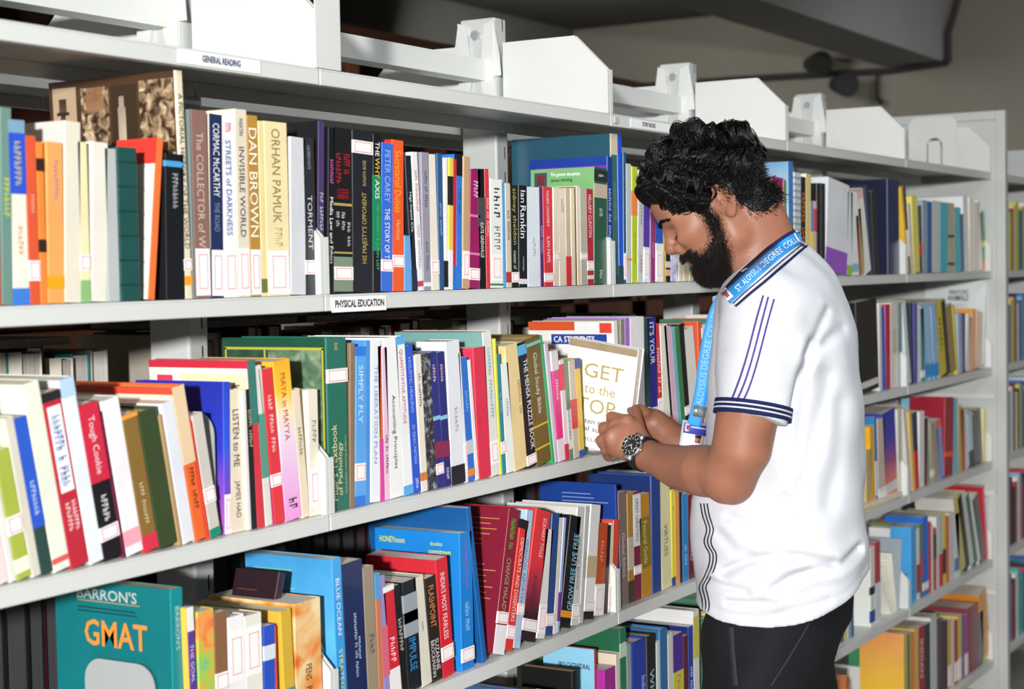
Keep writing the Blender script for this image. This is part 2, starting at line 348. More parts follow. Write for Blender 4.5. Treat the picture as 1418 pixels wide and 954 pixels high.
def make_book(M, t, w, h, col, o, desc, nm='book'):
    r = empty(nm); r.matrix_world = M
    hard = o.get('hard', False); bt = .0028 if hard else .0009
    cm = o['mat'] if 'mat' in o else mat(col, o.get('rough', .36), o.get('var', .08), .5, coat=.15)
    V, Fc = u_mesh(t, w, h, bt, o.get('rnd', .0025 if hard else .0012))
    cv = o.get('cov')
    mats = [cm]; fm = None
    if cv is not None:                  # the cover board facing -x has its own print colour
        mats.append(cv if not isinstance(cv, str) else mat(cv, .36, .08, .5, coat=.15)); fm = [0]*len(Fc); fm[0] = 1
    if 'rest' in o:                     # spine print differs from boards
        pass
    me = mesh_obj('cover', V, Fc, None, r, mats=mats, fm=fm)
    ins = .004 if hard else .0008; e = min(bt, t*.3)
    box('page_block', (e+.0002, t-e-.0002, e+.0002, w-ins, ins, h-ins), mat_pages(o.get('pg', 'e2d9c8')), r)
    for bd in o.get('bands', ()):
        z0, z1, c = bd[:3]; xa, xb = (bd[3]*t, bd[4]*t) if len(bd) > 3 else (-.0002 if not cv else .0002, t-.0002)
        box('band', (xa, xb, -.0003, .004 if len(bd) == 3 else .0005, z0*h, z1*h), mat(c, .38, .05), r)
    for q in o.get('t', ()):
        s, c, z0, z1 = q[:4]; sz = q[4] if len(q) > 4 else .62; x0 = q[5] if len(q) > 5 else (1-sz)/2
        if s in BLURRED: marks(r, s, z0*.985, z1, x0, sz, t, h, c); continue
        text(r, s, Matrix(((0, -1, 0, (x0+sz)*t), (0, 0, -1, -.0007), (1, 0, 0, z1*h), (0, 0, 0, 1))) if len(q) > 6 else spine_mx(t, h, z0*h, x0*t, .0007), (z0-z1)*h, sz*t, c)
    lb = o.get('lab')
    if lb:
        lc, lh = lb[:2]; style = lb[2] if len(lb) > 2 else 'h'
        z0, z1 = (lc-lh/2)*h, (lc+lh/2)*h; x0, x1 = t*.06, t*.94
        if style == 'v': 
            box('spine_label', (x0, x1, -.0009, .002, z0, z1), PAPER, r)
            a, b2, c2, d2 = t*.22, t*.78, z0+(z1-z0)*.14, z1-(z1-z0)*.12
        else:
            box('spine_label', (-.0002, t+.0002, -.0009, .002, z0, z1), PAPER, r)
            a, b2, c2, d2 = t*.08, t*.92, z0+(z1-z0)*.10, z1-(z1-z0)*.10
        lw = min(.0011, t*.08); RED = mat('f08a9c', .6, .02)
        mesh_obj('label_border', *boxes([(a, b2, -.0012, -.0008, c2, c2+lw), (a, b2, -.0012, -.0008, d2-lw, d2), (a, a+lw, -.0012, -.0008, c2, d2), (b2-lw, b2, -.0012, -.0008, c2, d2)]), RED, r)
    for q in o.get('print', ()):        # flat print on the cover: u 0 fore edge .. 1 spine, v 0 foot .. 1 head
        u0, u1, v0, v1, c = q
        box('cover_print', (-.0004, .0003, (1-u1)*w, (1-u0)*w, v0*h, v1*h), c if not isinstance(c, str) else mat(c, .38, .05), r)
    for q in o.get('ct', ()):
        s, c, u0, u1, v0, v1 = q
        text(r, s, cover_mx((1-u0)*w, v0*h, .0008), (u1-u0)*w, (v1-v0)*h, c, 'cover_lettering', .015)
    for q in o.get('lines', ()):        # unreadable small print: short bars
        u0, u1, v0, v1, n, c = q; bl = []
        for k in range(n):
            z = v0+(v1-v0)*(k+.5)/n; uu = u1-(u1-u0)*random.random()*.45
            bl.append((-.0006, -.0001, (1-uu)*w, (1-u0)*w, z*h-.0008, z*h+.0008))
        mesh_obj('small_print', *boxes(bl), mat(c, .5, .0), r)
    ALLB.append((r, desc)); return r
def row(level, ys, items, shelf=None, contig=True):
    """items: (x left px, x right px at the foot, x left px at the head, y px of the head, colour, description, options)"""
    z = LZ[level]; prev = None; out = []; pxr = -1e9
    for it in items:
        xl, xr, xt, yt, col, desc = it[:6]; o = it[6] if len(it) > 6 else {}
        y = o.get('ys', ys)
        X0, X1 = xcol(xl, y, z), xcol(xr, y, z)
        if prev is not None and abs(xl-pxr) < 2.6: X0 = prev
        elif prev is not None: X0 = max(X0, prev)
        if X1 < X0+.0045: X1 = X0+.0045
        if 't_m' in o: X1 = X0+o['t_m']
        T = at(xt, yt, 1, y); top = T
        a = math.atan2(X0-T[0], T[2]-z)
        if abs(a) < .02 or o.get('up'): a = 0.
        if 'lean' in o: a = math.radians(o['lean'])
        h = (T[2]-z)/math.cos(a)
        t = (X1-X0)*math.cos(a)-.0006
        h = min(h, .296/math.cos(a)-abs(math.sin(a))*t)
        if a < 0: h = h-t*math.sin(-a)*.5
        w = o.get('w', max(.115, min(.21, h*.70)))
        if 'cb' in o: w = abs(float(at(o['cb'], yt, 0, X0)[1])-y)
        w = min(w, .315-y)
        for j in range(-1, 5):
            if X0 < j*.9+.03 and X1 > j*.9-.03: w = min(w, .234-y)
        zz = z+.0008+(t*math.sin(-a) if a < 0 else 0)
        M = Matrix.Translation((X0+.0003, y, zz)) @ Matrix.Rotation(-a, 4, 'Y')
        r = make_book(M, t, w, h, col, o, desc, 'hardback' if o.get('hard') else 'book'); prev = X1; pxr = xr
        out.append((r, desc))
    sh = shelf or LN[level]; k = len(sh.split()); wc = lambda q: len(q.split())
    for i, (r, desc) in enumerate(out):
        n = wc(desc); cand = []
        if i > 0: cand.append('%s right of %s, %s' % (desc, out[i-1][1], sh))
        if i+1 < len(out): cand.append('%s left of %s, %s' % (desc, out[i+1][1], sh))
        cand.append('%s, %s' % (desc, sh)); cand = [c for c in cand if wc(c) <= 16]
        tag(r, cand[0], 'book', 'books on the '+LN[level])
    return out
W_ = 'f2f2f0'; CR = 'e9dfc6'
SEPIA = mat_pattern(['1e140c', '3e2b1c', 'a58b6c', 'e0cfb4'], 75.)
SEPIA2 = mat_pattern(['3b2817', '8d6c4c', 'cbb08c'], 38.)
# ---------------- upper shelf
row(2, .012, [
 (-34, -14, -36, 150, '9c8f86', 'grey-brown paperback at the edge'),
 (-14, 3, -20, 160, 'c9503c', 'rust paperback'),
 (3, 19, 0, 149, '6f9187', 'grey-green paperback with lime lettering', dict(t=[('BREAKING', 'cfe04a', .80, .30, .6)])),
 (19, 42, 12, 166, 'efe9dc', 'cream paperback with blue top', dict(bands=[(.60, .93, '2f55cf'), (.93, 1, '7fa3c0'), (0, .09, '3f7fd6')], t=[('SELECTION', 'd8cf4e', .90, .64, .5), ('ESSAYS', 'e0a070', .5, .2, .4)])),
 (42, 57, 32, 188, 'dd5a36', 'red-orange paperback', dict(lab=(.20, .12), t=[('MODERN', 'f0b49a', .75, .45, .4)])),
 (57, 67, 47, 197, 'f08a3c', 'narrow orange paperback', dict(bands=[(.82, .9, '30241c'), (.32, .40, '30241c')])),
 (67, 90, 64, 197, 'f6a860', 'light orange paperback', dict(bands=[(.09, .17, 'f7a51e')], t=[('NARRATIVE', 'b58aa0', .92, .62, .36)])),
 (90, 113, 89, 168, 'e6dfcd', 'tall grey-cream book', dict(cov='cfcac4', cb=28)),
 (113, 127, 108, 197, 'f1e6b8', 'pale yellow paperback', dict(bands=[(.0, .14, '8dbb7a')], lab=(.25, .1))),
 (127, 149, 128, 197, 'e9e6da', 'dull white paperback'),
 (149, 168, 143, 206, 'b9c0c0', 'blue-grey cloth book', dict(hard=True)),
 (168, 196, 161, 204, '1f4f4c', 'dark teal ribbed hardback', dict(hard=True, bands=[(.90, .91, '163a38'), (.74, .75, '163a38'), (.58, .59, '163a38'), (.42, .43, '163a38'), (.26, .27, '163a38'), (.1, .11, '163a38')])),
 (205, 215, 217, 192, 'f0783c', 'orange spined book with red cover', dict(cov='ece7e2', print=[(.0, 1, .84, 1, 'dd3b30')], cb=143, ys=.014)),
 (231, 257, 229, 213, '15181d', 'black paperback with blue dot', dict(bands=[(.91, .95, '4aa3d8')], t=[('COMPUTERS', 'b8bcc0', .88, .62, .35)])),
 (257, 268, 242, 98, 'e8dcc2', 'wide sepia photo-covered pictorial book', dict(hard=True, cov='4a3322', cb=73, lab=(.15, .05), bands=[(.06, .1, 'f2a02c')], t=[('A PICTORIAL HISTORY OF THE WORLD', '3a2c20', .90, .22, .6)],
   print=[(.03, .22, .60, .97, 'b39c80'), (.26, .48, .60, .96, SEPIA), (.50, .70, .60, .96, '3a2a1c'), (.72, .98, .60, .97, SEPIA), (.05, .98, .48, .58, 'c9b296'), (.08, .14, .855, .92, '2a1c12'), (.06, .16, .845, .86, '2a1c12'), (.09, .13, .82, .85, '4a3626'), (.06, .17, .60, .82, '33241a'), (.56, .60, .86, .91, 'd9c9b0'), (.55, .61, .70, .86, 'd0bfa4'), (.51, .69, .60, .66, 'a98c6c'), (.30, .44, .86, .96, 'c58f66')])),
 (268, 271, 259, 152, '6e7a78', 'thin grey-green book'),
 (271, 293, 265, 152, '8d6a62', 'brown paperback with pale title', dict(lab=(.14, .25, 'v'), t=[('The COLLECTOR of W', 'd9bfae', .88, .27, .5)])),
 (293, 311, 290, 158, '22305a', 'navy paperback', dict(lab=(.135, .25, 'v'), t=[('CORMAC McCARTHY', 'f2f4f8', .95, .55, .62), ('THE ROAD', '7f90b0', .52, .36, .45)], cov='e6dcc4')),
 (311, 331, 302, 158, 'f4f4f6', 'white paperback with blue title', dict(lab=(.135, .25, 'v'), t=[('STREETS of DARKNESS', '3b53a8', .86, .34, .42), ('love', 'e0507a', .97, .90, .5)])),
 (331, 348, 323, 151, 'e6dac6', 'cream tall paperback', dict(lab=(.135, .25, 'v'), t=[('MARTIN', '3a3530', .95, .86, .5), ('INVISIBLE WORLD', '3a3530', .80, .32, .5)])),
 (348, 363, 344, 160, 'b98d3e', 'gold paperback with white lettering', dict(lab=(.135, .25, 'v'), t=[('DAN BROWN', 'fbf7ea', .93, .33, .85)])),
 (363, 371, 358, 168, 'efdca0', 'thin straw-yellow book', dict(bands=[(.02, .1, '6e7a3c')])),
 (371, 403, 366, 168, 'f1e2b0', 'broad cream paperback with gold lettering', dict(lab=(.135, .25, 'v'), t=[('ORHAN PAMUK', '9a8250', .96, .42, .42), ('SNOW', 'c9b87c', .40, .28, .4)])),
 (403, 424, 402, 190, 'd5d7dc', 'pale grey silvery paperback'),
 (424, 440, 420, 191, '2b2f36', 'charcoal paperback with spaced lettering', dict(lab=(.175, .09), t=[('TORMENT', 'd2d4d6', .66, .26, .45), ('LAUREN KATE', '9aa0a6', .95, .80, .3)])),
 (440, 449, 441, 168, '4a3a6a', 'tall black and purple book', dict(cov='1a1a1e', cb=402, t=[('St. Dominic', 'c9c2dc', .66, .3, .6)])),
], 'upper shelf of nearest bay')
row(2, .010, [
 (454, 463, 455, 177, '17181c', 'thin black book with white title', dict(t=[('Media Law and Ethics', 'f2f2f2', .58, .18, .6), ('Neelamalar', 'd060b8', .82, .66, .6)])),
 (463, 489, 461, 177, '1b1a1c', 'black paperback with red lettering', dict(lab=(.12, .08), bands=[(.53, .545, 'b8a05a'), (.24, .25, 'b8a05a'), (.01, .22, '7f927a')], t=[('Words of', 'c02036', .86, .72, .42, .5), ('MILITARY', 'c02036', .86, .66, .3, .12), ('IN 50 WORDS', 'd02038', .64, .57, .8), ('ONE MAN', 'd8d8d0', .50, .40, .2, .1), ('ONE IDEA', 'd8d8d0', .50, .38, .2, .4), ('ONE WAR', 'd8d8d0', .44, .28, .2, .7)])),
 (489, 517, 488, 181, '20242b', 'dark slate hardback with gold title', dict(hard=True, lab=(.90, .08), t=[("HIS MAJESTY'S OPPONENT", 'b9a566', .62, .18, .40, .36, 1), ('SUGATA BOSE', 'c2b070', .82, .66, .36, .36, 1)])),
 (517, 528, 517, 186, '14181c', 'black paperback with yellow and white title', dict(bands=[(.26, .74, '1d8a5c')], t=[('THE', 'f2f2f2', .95, .86, .6), ('WHY', 'f0c030', .85, .72, .66), ('AXIS', 'f2f2f2', .71, .59, .66), ('URI GNEEZY & JOHN LIST', '56b48c', .56, .14, .5)])),
 (528, 544, 529, 198, '3b6fd6', 'bright blue paperback', dict(lab=(.175, .08), t=[('PETER CAREY', '9fc0f2', .95, .60, .55), ('THE STORY OF T', 'eef4ff', .56, .22, .62)])),
 (544, 560, 543, 194, 'f2602e', 'orange paperback with yellow title', dict(lab=(.20, .08), cov='e0302c', t=[('Secretarial Duties', 'f2b23c', .93, .52, .6), ('Harrison', 'f6c08a', .47, .34, .4)])),
 (560, 571, 560, 327, '6aa8e6', 'short light blue book', dict(t=[])),
 (571, 579, 561, 216, '1c2530', 'slanting black paperback', dict(t=[('High Impact CVs', 'e8ecf0', .75, .42, .55)], bands=[(.0, .16, '22324a')])),
 (579, 587, 570, 211, 'f0f0f2', 'white paperback with red name', dict(t=[('RITA SKEINEROVES', 'd06a7c', .9, .55, .45), ('KAREN CHAKRABARTI', '9a9aa2', .5, .14, .45)], bands=[(.03, .07, 'd04860')])),
 (587, 598, 581, 211, '9b98a8', 'mauve-grey paperback', dict(t=[('Heart of Sands', '5a5868', .88, .6, .4), ('Nadia Hashimi', '6a6878', .36, .14, .4)], bands=[(.03, .06, 'f0f0f0')])),
 (598, 609, 592, 214, 'f0e8d8', 'cream paperback with peach edge', dict(lab=(.17, .1), cov='f2c8a8')),
 (609, 616, 605, 213, '2e5c8e', 'slim steel-blue book', dict(t=[('MICHAEL CONNELLY', '9ec0e0', .85, .2, .4)])),
 (616, 621, 615, 219, 'f6f4ea', 'thin white book with black foot', dict(bands=[(.02, .22, '222222')])),
 (621, 627, 622, 219, 'e8d850', 'thin yellow book with black band', dict(bands=[(.64, .86, '222226'), (.0, .3, 'f2f2ee')])),
 (627, 632, 628, 221, 'd02c3a', 'thin red book', dict(bands=[(0, .18, '3a72c8')])),
 (632, 640, 632, 214, '2f7fd8', 'blue book with black head', dict(bands=[(.84, 1, '181c24')], t=[('MIND MAPS', '2c4c7c', .8, .5, .5)])),
 (640, 650, 642, 217, 'c9a47c', 'tan hardback leaning right', dict(lab=(.18, .21, 'v'), hard=True)),
 (650, 664, 652, 235, '9c2060', 'magenta paperback', dict(lab=(.12, .1), t=[('CHESS', 'f0d8e4', .92, .76, .5)], bands=[(.28, .30, 'e080b0'), (.6, .62, 'e080b0')])),
 (664, 674, 660, 234, '17181a', 'black glossy paperback', dict(t=[('KATE GRENVILLE', 'f0f0f0', .55, .26, .5)], bands=[(.52, .76, '4a4c50')])),
 (674, 680, 670, 234, 'd8404a', 'narrow red book', dict(t=[('WHERE THE RAINBOW', 'f2d0d2', .9, .3, .5)])),
 (680, 697, 679, 248, 'f2f2ee', 'white paperback with black loops', dict(lab=(.18, .24, 'v'), bands=[(.02, .04, '4a8a4a')], t=[('CO3O', '303030', .95, .62, .6), ('VSEL', '8a8a8a', .58, .34, .6)])),
 (697, 702, 693, 253, '58a8e0', 'thin sky-blue book'),
 (702, 709, 699, 254, 'd8ccb4', 'thin beige paperback', dict(t=[('THE FIREMAN', '5a5448', .9, .3, .5)], bands=[(.05, .15, 'b03838')])),
 (709, 719, 706, 257, '1e221e', 'black paperback with olive lettering', dict(t=[('sidney sheldon', 'b8b458', .97, .42, .75), ('master of', 'd8d8d0', .36, .18, .5)], lab=(.1, .1))),
 (719, 731, 718, 257, '1a2026', 'black paperback with white block lettering', dict(t=[('Ian', 'f2f4f6', .95, .83, .6), ('Rankin', 'f2f4f6', .80, .48, .7), ('A Good Hanging', 'c8d0d8', .30, .16, .4)], bands=[(.03, .08, 'e0e4e8')])),
 (731, 749, 729, 259, 'e2eaf0', 'pale blue-white paperback', dict(t=[('STATION', 'a8b4c4', .5, .3, .3)])),
 (749, 754, 747, 259, '5c2c68', 'thin purple book', dict(t=[('CLAUDE CASSINE', 'c8a8d0', .8, .15, .5)])),
 (754, 767, 752, 259, 'de3a48', 'red paperback with white names', dict(lab=(.09, .09), t=[('NOAM CHOMSKY', 'f8e0e2', .96, .6, .5), ('ILAN PAPPE', 'f8e0e2', .5, .24, .5)], cov='f0ece8')),
 (767, 775, 766, 261, 'eadfca', 'buff paperback', dict(lab=(.3, .09))),
 (775, 785, 774, 261, 'efe4cf', 'cream paperback with pink title', dict(t=[('GREEN', 'd88a8a', .9, .75, .5)])),
 (785, 792, 784, 261, 'cfc0a4', 'drab paperback with red foot', dict(bands=[(0, .3, 'd83a40')])),
 (792, 797, 791, 261, 'efe2cc', 'thin ivory paperback'),
 (797, 800, 796, 259, '8a7238', 'thin gold-brown book'),
 (800, 805, 799, 258, 'f0dccc', 'thin pinkish-cream paperback', dict(cov='efe0cc', cb=733)),
 (805, 814, 804, 262, 'b8bba8', 'sage grey paperback', dict(lab=(.3, .07))),
 (814, 823, 813, 262, 'b82c3c', 'crimson paperback', dict(t=[('HILLARY CLINTON', 'f4e4e6', .94, .5, .55)], lab=(.2, .1), bands=[(.06, .1, 'f0e0e0')])),
 (823, 841, 823, 232, '2f5a45', 'dark green paperback with light green cover', dict(cov='7fb87a', cb=732, bands=[(.74, .86, 'c8b4a0'), (.88, .98, '22352c')], t=[('abs', 'f2f4f2', .955, .92, .5), ('the gods', 'dce8e0', .66, .58, .3), ('Dilys', 'e8f0ea', .12, .05, .5)], print=[(.06, .26, .80, .97, '47525c'), (.10, .22, .86, .95, 'c04048')], ct=[('The geneva deception', 'f0f6ee', .32, .78, .925, .965), ('james twining', '2c4030', .32, .66, .875, .915), ('GENEVA', 'f0f0f0', .07, .25, .81, .85)], lines=[(.35, .7, .70, .80, 3, 'd8ecd4')])),
 (841, 847.5, 841, 217, '1b3f8c', 'slim navy book with royal blue cover', dict(cov='1e3f9e', cb=730, t=[('PARADISO AND PURGATORIO', 'c8d4f0', .9, .1, .5)], print=[(.08, .98, .84, .93, '8a2cab')])),
], 'upper shelf of second bay')
row(2, .020, [
 (849, 858, 844, 185, '3a6c74', 'large worn dark teal hardback', dict(hard=True, cov='28566a', cb=708, bands=[(.86, 1, 'd8c8b0'), (.0, .06, '2c5058')], t=[('ENCYCLOPEDIA', '7a9098', .8, .3, .4)])),
 (858, 864, 855, 186, '1c58d8', 'bright royal blue book', dict(bands=[(0, .12, '2c4a50')])),
 (864, 868, 863, 211, '2c5c80', 'thin deep blue book', dict(lab=(.13, .2, 'v'))),
 (868, 875, 867, 227, 'c8ccca', 'silver-grey book', dict(bands=[(.19, .21, 'f09050')])),
 (875, 883, 875, 231, 'c2d43a', 'lime green book with orange patch', dict(bands=[(.58, .79, 'f0904a')], t=[('THE INTELLIGENT', '8a9a30', .5, .1, .3)])),
 (883, 891, 884, 236, 'd2d2d2', 'pale grey magazine-like book', dict(t=[('EASTIE VOYAGE', '8a8c90', .95, .5, .5), ('LYDEN', '8a8c90', .25, .08, .5)])),
 (891, 899, 892, 238, 'eceaf0', 'white book with purple stripe', dict(lab=(.16, .26, 'v'), bands=[(.32, .95, '5a3ca8')])),
 (899, 901, 899, 238, '8cc4e8', 'very thin pale blue book'),
 (901, 908, 901, 240, 'a03a78', 'plum paperback', dict(t=[('BUSINESS', 'd8a0c0', .4, .2, .3)])),
 (908, 918, 908, 250, 'f2f2f0', 'white book with blue head', dict(bands=[(.38, 1, '2c5cc0')], lab=(.16, .28, 'v'))),
 (918, 922, 918, 246, 'e2c05a', 'thin mustard book'),
 (922, 929, 922, 250, '1c1c20', 'black book with white mark', dict(bands=[(.06, .12, 'e8b8a0'), (.14, .2, 'd8d8d8')])),
 (929, 940, 929, 250, 'c8c8e0', 'white book with violet flowers', dict(mat=mat_pattern(['6a64b4', 'cfcfe8', 'f2f2f6'], 60.))),
 (940, 947, 940, 252, 'efe0c4', 'pale buff paperback'),
 (947, 955, 947, 252, 'e6d4b0', 'sandy paperback'),
 (955, 961, 955, 252, 'dcccb0', 'cream book with green foot', dict(bands=[(.1, .22, '1c7a64')])),
 (990, 1005, 990, 250, '3ca85a', 'green and white book under the chin', dict(bands=[(0, .1, 'f0f4f0')])),
 (1060, 1069, 1058, 245, 'e8e6ea', 'white book behind the collar', dict(bands=[(.5, .9, 'c05070')])),
 (1069, 1085, 1069, 245, 'b01c72', 'glossy magenta hardback', dict(hard=True)),
 (1085, 1087, 1085, 248, 'b8945a', 'thin ochre book'),
 (1087, 1091, 1086, 250, '6fae8c', 'soft green book'),
], 'upper shelf of third bay')
row(2, .018, [
 (1093, 1100, 1092, 224, '4a86c8', 'tall light blue book', dict(cov=mat_grad([(0, 'b8d4e8'), (.5, 'cfe4ee'), (1, '7fb0d4')]), cb=1058)),
 (1100, 1109, 1100, 239, 'd2d8dc', 'silver ring-bound book', dict(bands=[(k/16, k/16+.02, '9aa4ac') for k in range(16)])),
 (1109, 1116, 1109, 245, '1a1a1c', 'black book with orange lettering', dict(t=[('CHICKEN SOUP', 'e88a2c', .88, .3, .55)])),
 (1116, 1123, 1116, 241, 'f0d890', 'cream and yellow book', dict(cov='f4ecd8')),
 (1123, 1127, 1123, 279, '6c94c0', 'thin striped booklet', dict(bands=[(.3, .6, 'e8e070')])),
 (1127, 1131, 1127, 279, 'e8b8b8', 'thin pink and white booklet', dict(bands=[(.6, .9, 'd8505c')])),
 (1131, 1137, 1131, 254, '18181a', 'black glossy box file', dict(cov='161616', cb=1121)),
 (1137, 1143, 1137, 254, '202224', 'second black glossy box file'),
 (1143, 1173, 1147, 250, 'eceff4', 'broad white book with purple foot', dict(bands=[(0, .25, '9a5cc8')], cov='dfe6ec')),
 (1174, 1180, 1174, 266, 'e8f0f2', 'white book with green foot', dict(bands=[(0, .12, '9cc84a')])),
 (1180, 1190, 1178, 266, 'f0f2f4', 'white slanting paperback', dict(bands=[(.04, .14, '8ac0d0')], cov='f0f2f4')),
 (1190, 1194, 1185, 300, 'c83850', 'slim red slanting book'),
 (1194, 1198, 1188, 290, 'a8b070', 'slim green slanting book'),
 (1198, 1207, 1186, 267, 'f4f0ec', 'white slanting book with pink head', dict(bands=[(.9, 1, 'e8c4c0')])),
 (1207, 1211, 1198, 258, '24364e', 'dark navy slanting hardback', dict(hard=True)),
 (1211, 1218, 1206, 265, '1e2226', 'black wire-bound notebook'),
 (1230, 1246, 1229, 248, '1c2a58', 'large dark navy hardback', dict(hard=True, cov='141c3a', cb=1178)),
], 'upper shelf of fourth bay')
row(2, .020, [
 (1257, 1260, 1247, 260, 'f0c038', 'thin yellow book'),
 (1260, 1262, 1252, 258, '2a2c40', 'thin dark lettered book', dict(bands=[(.2, .5, 'e8e8e8')])),
 (1262, 1266, 1257, 283, 'e0d8cc', 'cream narrow book'),
 (1266, 1274, 1262, 272, 'f0e470', 'pale lemon book'),
 (1274, 1278, 1272, 285, '3a4048', 'dark book with red spot', dict(bands=[(.25, .45, 'c83848')])),
 (1278, 1284, 1277, 277, '9aacb4', 'grey-blue book'),
 (1284, 1291, 1284, 279, '2f62a8', 'mid blue book'),
 (1291, 1302, 1291, 278, 'd4d8d8', 'pale grey book'),
 (1302, 1313, 1302, 280, '4cbcd0', 'turquoise book'),
 (1313, 1322, 1312, 281, 'c8b898', 'mottled beige book', dict(bands=[(.1, .14, '3a3028'), (.5, .54, '3a3028')])),
 (1322, 1331, 1321, 287, '58c4cc', 'aqua book'),
 (1331, 1336, 1329, 297, '4c70a0', 'thin denim-blue book'),
 (1336, 1343, 1333, 272, 'eceeee', 'tall white book'),
 (1343, 1349, 1342, 273, 'f0e8dc', 'ivory book'),
 (1349, 1356, 1348, 280, 'efe0d0', 'peach-cream book'),
 (1356, 1361, 1354, 279, 'f0f0ee', 'white narrow book'),
 (1361, 1367, 1357, 295, '3c8c5c', 'green book with orange foot', dict(bands=[(0, .16, 'e8803c'), (.4, .5, 'd8d050')])),
], 'upper shelf of fifth bay')
# ---------------- middle shelf
LE = dict
row(3, .012, [
 (-26, -2, -55, 560, 'd8c8c0', 'pale pink paperback leaning left'),
 (-2, 14, -30, 590, 'f0d8d8', 'pink-white paperback leaning left', dict(lean=10.5)),
 (14, 24, -14, 580, 'e6e4dc', 'grey-white paperback leaning left', dict(lean=10.5)),
 (24, 45, 2, 626, 'a9b84a', 'lime paperback leaning left', dict(lab=(.42, .14), lean=10.5, bands=[(.05, .16, 'e8ecd8')])),
 (45, 58, 5, 581, 'd8d4c4', 'drab cream paperback leaning left', dict(lean=10.5)),
 (58, 75, 13, 582, '2f4a44', 'dark green paperback with blue head', dict(lean=10.5, bands=[(.30, 1, '2f5cc8')], t=[('PARISIAN', 'c8d8f0', .62, .36, .5)])),
 (75, 99, 20, 535, 'e8ecdc', 'tall cream-white paperback leaning left', dict(lean=10.5, cov='dfe3d0', w=.19, bands=[(.04, .07, 'e06060')])),
 (99, 125, 45, 549, 'c02c3c', 'red paperback with white oval title', dict(lean=10.5, bands=[(.43, .92, 'f0f2f6', .15, .87), (.95, 1, '26262a')], t=[('BARRANI & SONS', '2f62a8', .88, .46, .6), ('RACHANA', 'f4dcdc', .38, .2, .3, .2), ('BUSINESS', 'f4dcdc', .38, .2, .3, .55)])),
 (125, 145, 56, 530, 'e8eef4', 'white paperback with pale blue head', dict(lean=10.5, cov='c9ccd0', w=.19, bands=[(.9, 1, 'b8d4ec')])),
 (145, 171, 93, 566, '1c1a1e', 'black paperback with red upper half', dict(lean=10.5, lab=(.17, .09), bands=[(.5, 1, 'd02c44')], t=[('Tough Cookie', 'f6dce0', .92, .55, .5), ('VANITA', 'e8e8e8', .42, .24, .4)])),
 (171, 176, 108, 575, '6a1c3c', 'thin maroon book leaning left', dict(lean=10.5)),
 (176, 200, 113, 560, 'f0eef0', 'white paperback with pink stamp', dict(lean=10.5, bands=[(.06, .16, 'f0a8b4')])),
 (200, 221, 140, 581, '8a6a34', 'bronze paperback with red foot', dict(lean=10.5, bands=[(0, .12, 'd8344c'), (.97, 1, 'f0a040')], t=[('LADY COCHRAN', 'd8c49a', .55, .15, .3)])),
 (221, 248, 158, 577, '3a4a2c', 'dark moss-green hardback', dict(lean=10.5, hard=True, pg='c8b088')),
 (248, 254, 188, 580, 'b09468', 'thin buff book leaning left', dict(lean=10.5)),
 (254, 271, 191, 564, 'e4e6ee', 'pale lilac-white paperback', dict(lean=10.5)),
 (271, 288, 200, 542, 'ee6a30', 'orange hardback with cream pages', dict(lean=10.5, hard=True, cov='e8d8c0', w=.19, bands=[(.5, 1, 'e8cca8')], print=[(0, 1, .955, 1, 'dc4a34')], t=[('INDIA AFTER', '5a2c14', .48, .2, .4)])),
 (288, 292, 224, 590, 'd0402c', 'thin scarlet book leaning left', dict(lean=10.5)),
 (292, 307, 232, 581, 'cfcac2', 'worn grey-white paperback with green foot', dict(lean=10.5, bands=[(0, .07, '1c8a6c')], lab=(.34, .12), cov='d8a080')),
 (311, 321, 309, 530, '3a48c8', 'blue-violet gradient covered book', dict(cov=mat_grad([(0, 'b45ab0'), (.3, '7a48b8'), (.55, '2f38b8'), (1, '1f2f9e')]), cb=184, lab=(.13, .26, 'v'), ys=.016, mat=mat_grad([(0, '8a50b8'), (.35, '6a4cc8'), (.6, '2f58d8'), (1, '2f48c8')]))),
 (323, 340, 316, 541, 'eadcc4', 'cream paperback with black title', dict(t=[('LISTEN to ME', '2c2824', .86, .46, .5), ('JAMES HAD', '4a443c', .36, .1, .5)], ys=.016)),
 (340, 349, 335, 541, 'e8e4dc', 'thin dull white paperback'),
 (349, 357, 340, 540, '1c2026', 'black paperback with gold lettering', dict(t=[('WINNER WINNER', 'c0b890', .95, .5, .6)])),
 (359, 368, 342, 501, 'd83a48', 'tall red-edged textbook', dict(cov='efe8dc', cb=215, bands=[(.62, 1, '3c7c70')], print=[(0, 1, .955, 1, 'c82c40'), (.08, .24, .80, .91, 'd83a58'), (.32, .98, .78, .92, 'e8dcb0')], ct=[('Q. SIBBUS', '4a4438', .42, .92, .80, .86)])),
 (368, 378, 352, 508, 'e0e0d8', 'white paperback with green lettering', dict(bands=[(.3, .7, '5a9a84')])),
 (378, 380, 357, 512, 'b83a70', 'thin pink book'),
 (380, 396, 362, 513, 'e23a44', 'red paperback with white label', dict(lab=(.28, .08), t=[('WHAT EVERY BODY', 'f4d8d8', .9, .4, .4)])),
 (397, 419, 378, 502, 'e8a0d8', 'yellow and pink paperback', dict(mat=mat_grad([(0, 'f09ad8'), (.3, 'ecc0e8'), (.55, 'f0dcec'), (.68, 'f4e8c0'), (.8, 'f8c83c'), (1, 'f4b02c')], noise=.15), t=[('MAYA in MAYYA', 'c04038', .92, .5, .35), ('DK', '4a2c48', .14, .06, .6)])),
 (419, 430, 404, 541, 'ecdcc4', 'buff paperback with script title', dict(t=[('Wildfire', '8a7a60', .8, .4, .5)])),
 (430, 444, 427, 541, 'efe6d4', 'ivory paperback with pink label', dict(lab=(.22, .3, 'v'), t=[('NOVEL', '8a8070', .8, .55, .5)])),
], 'middle shelf of nearest bay')
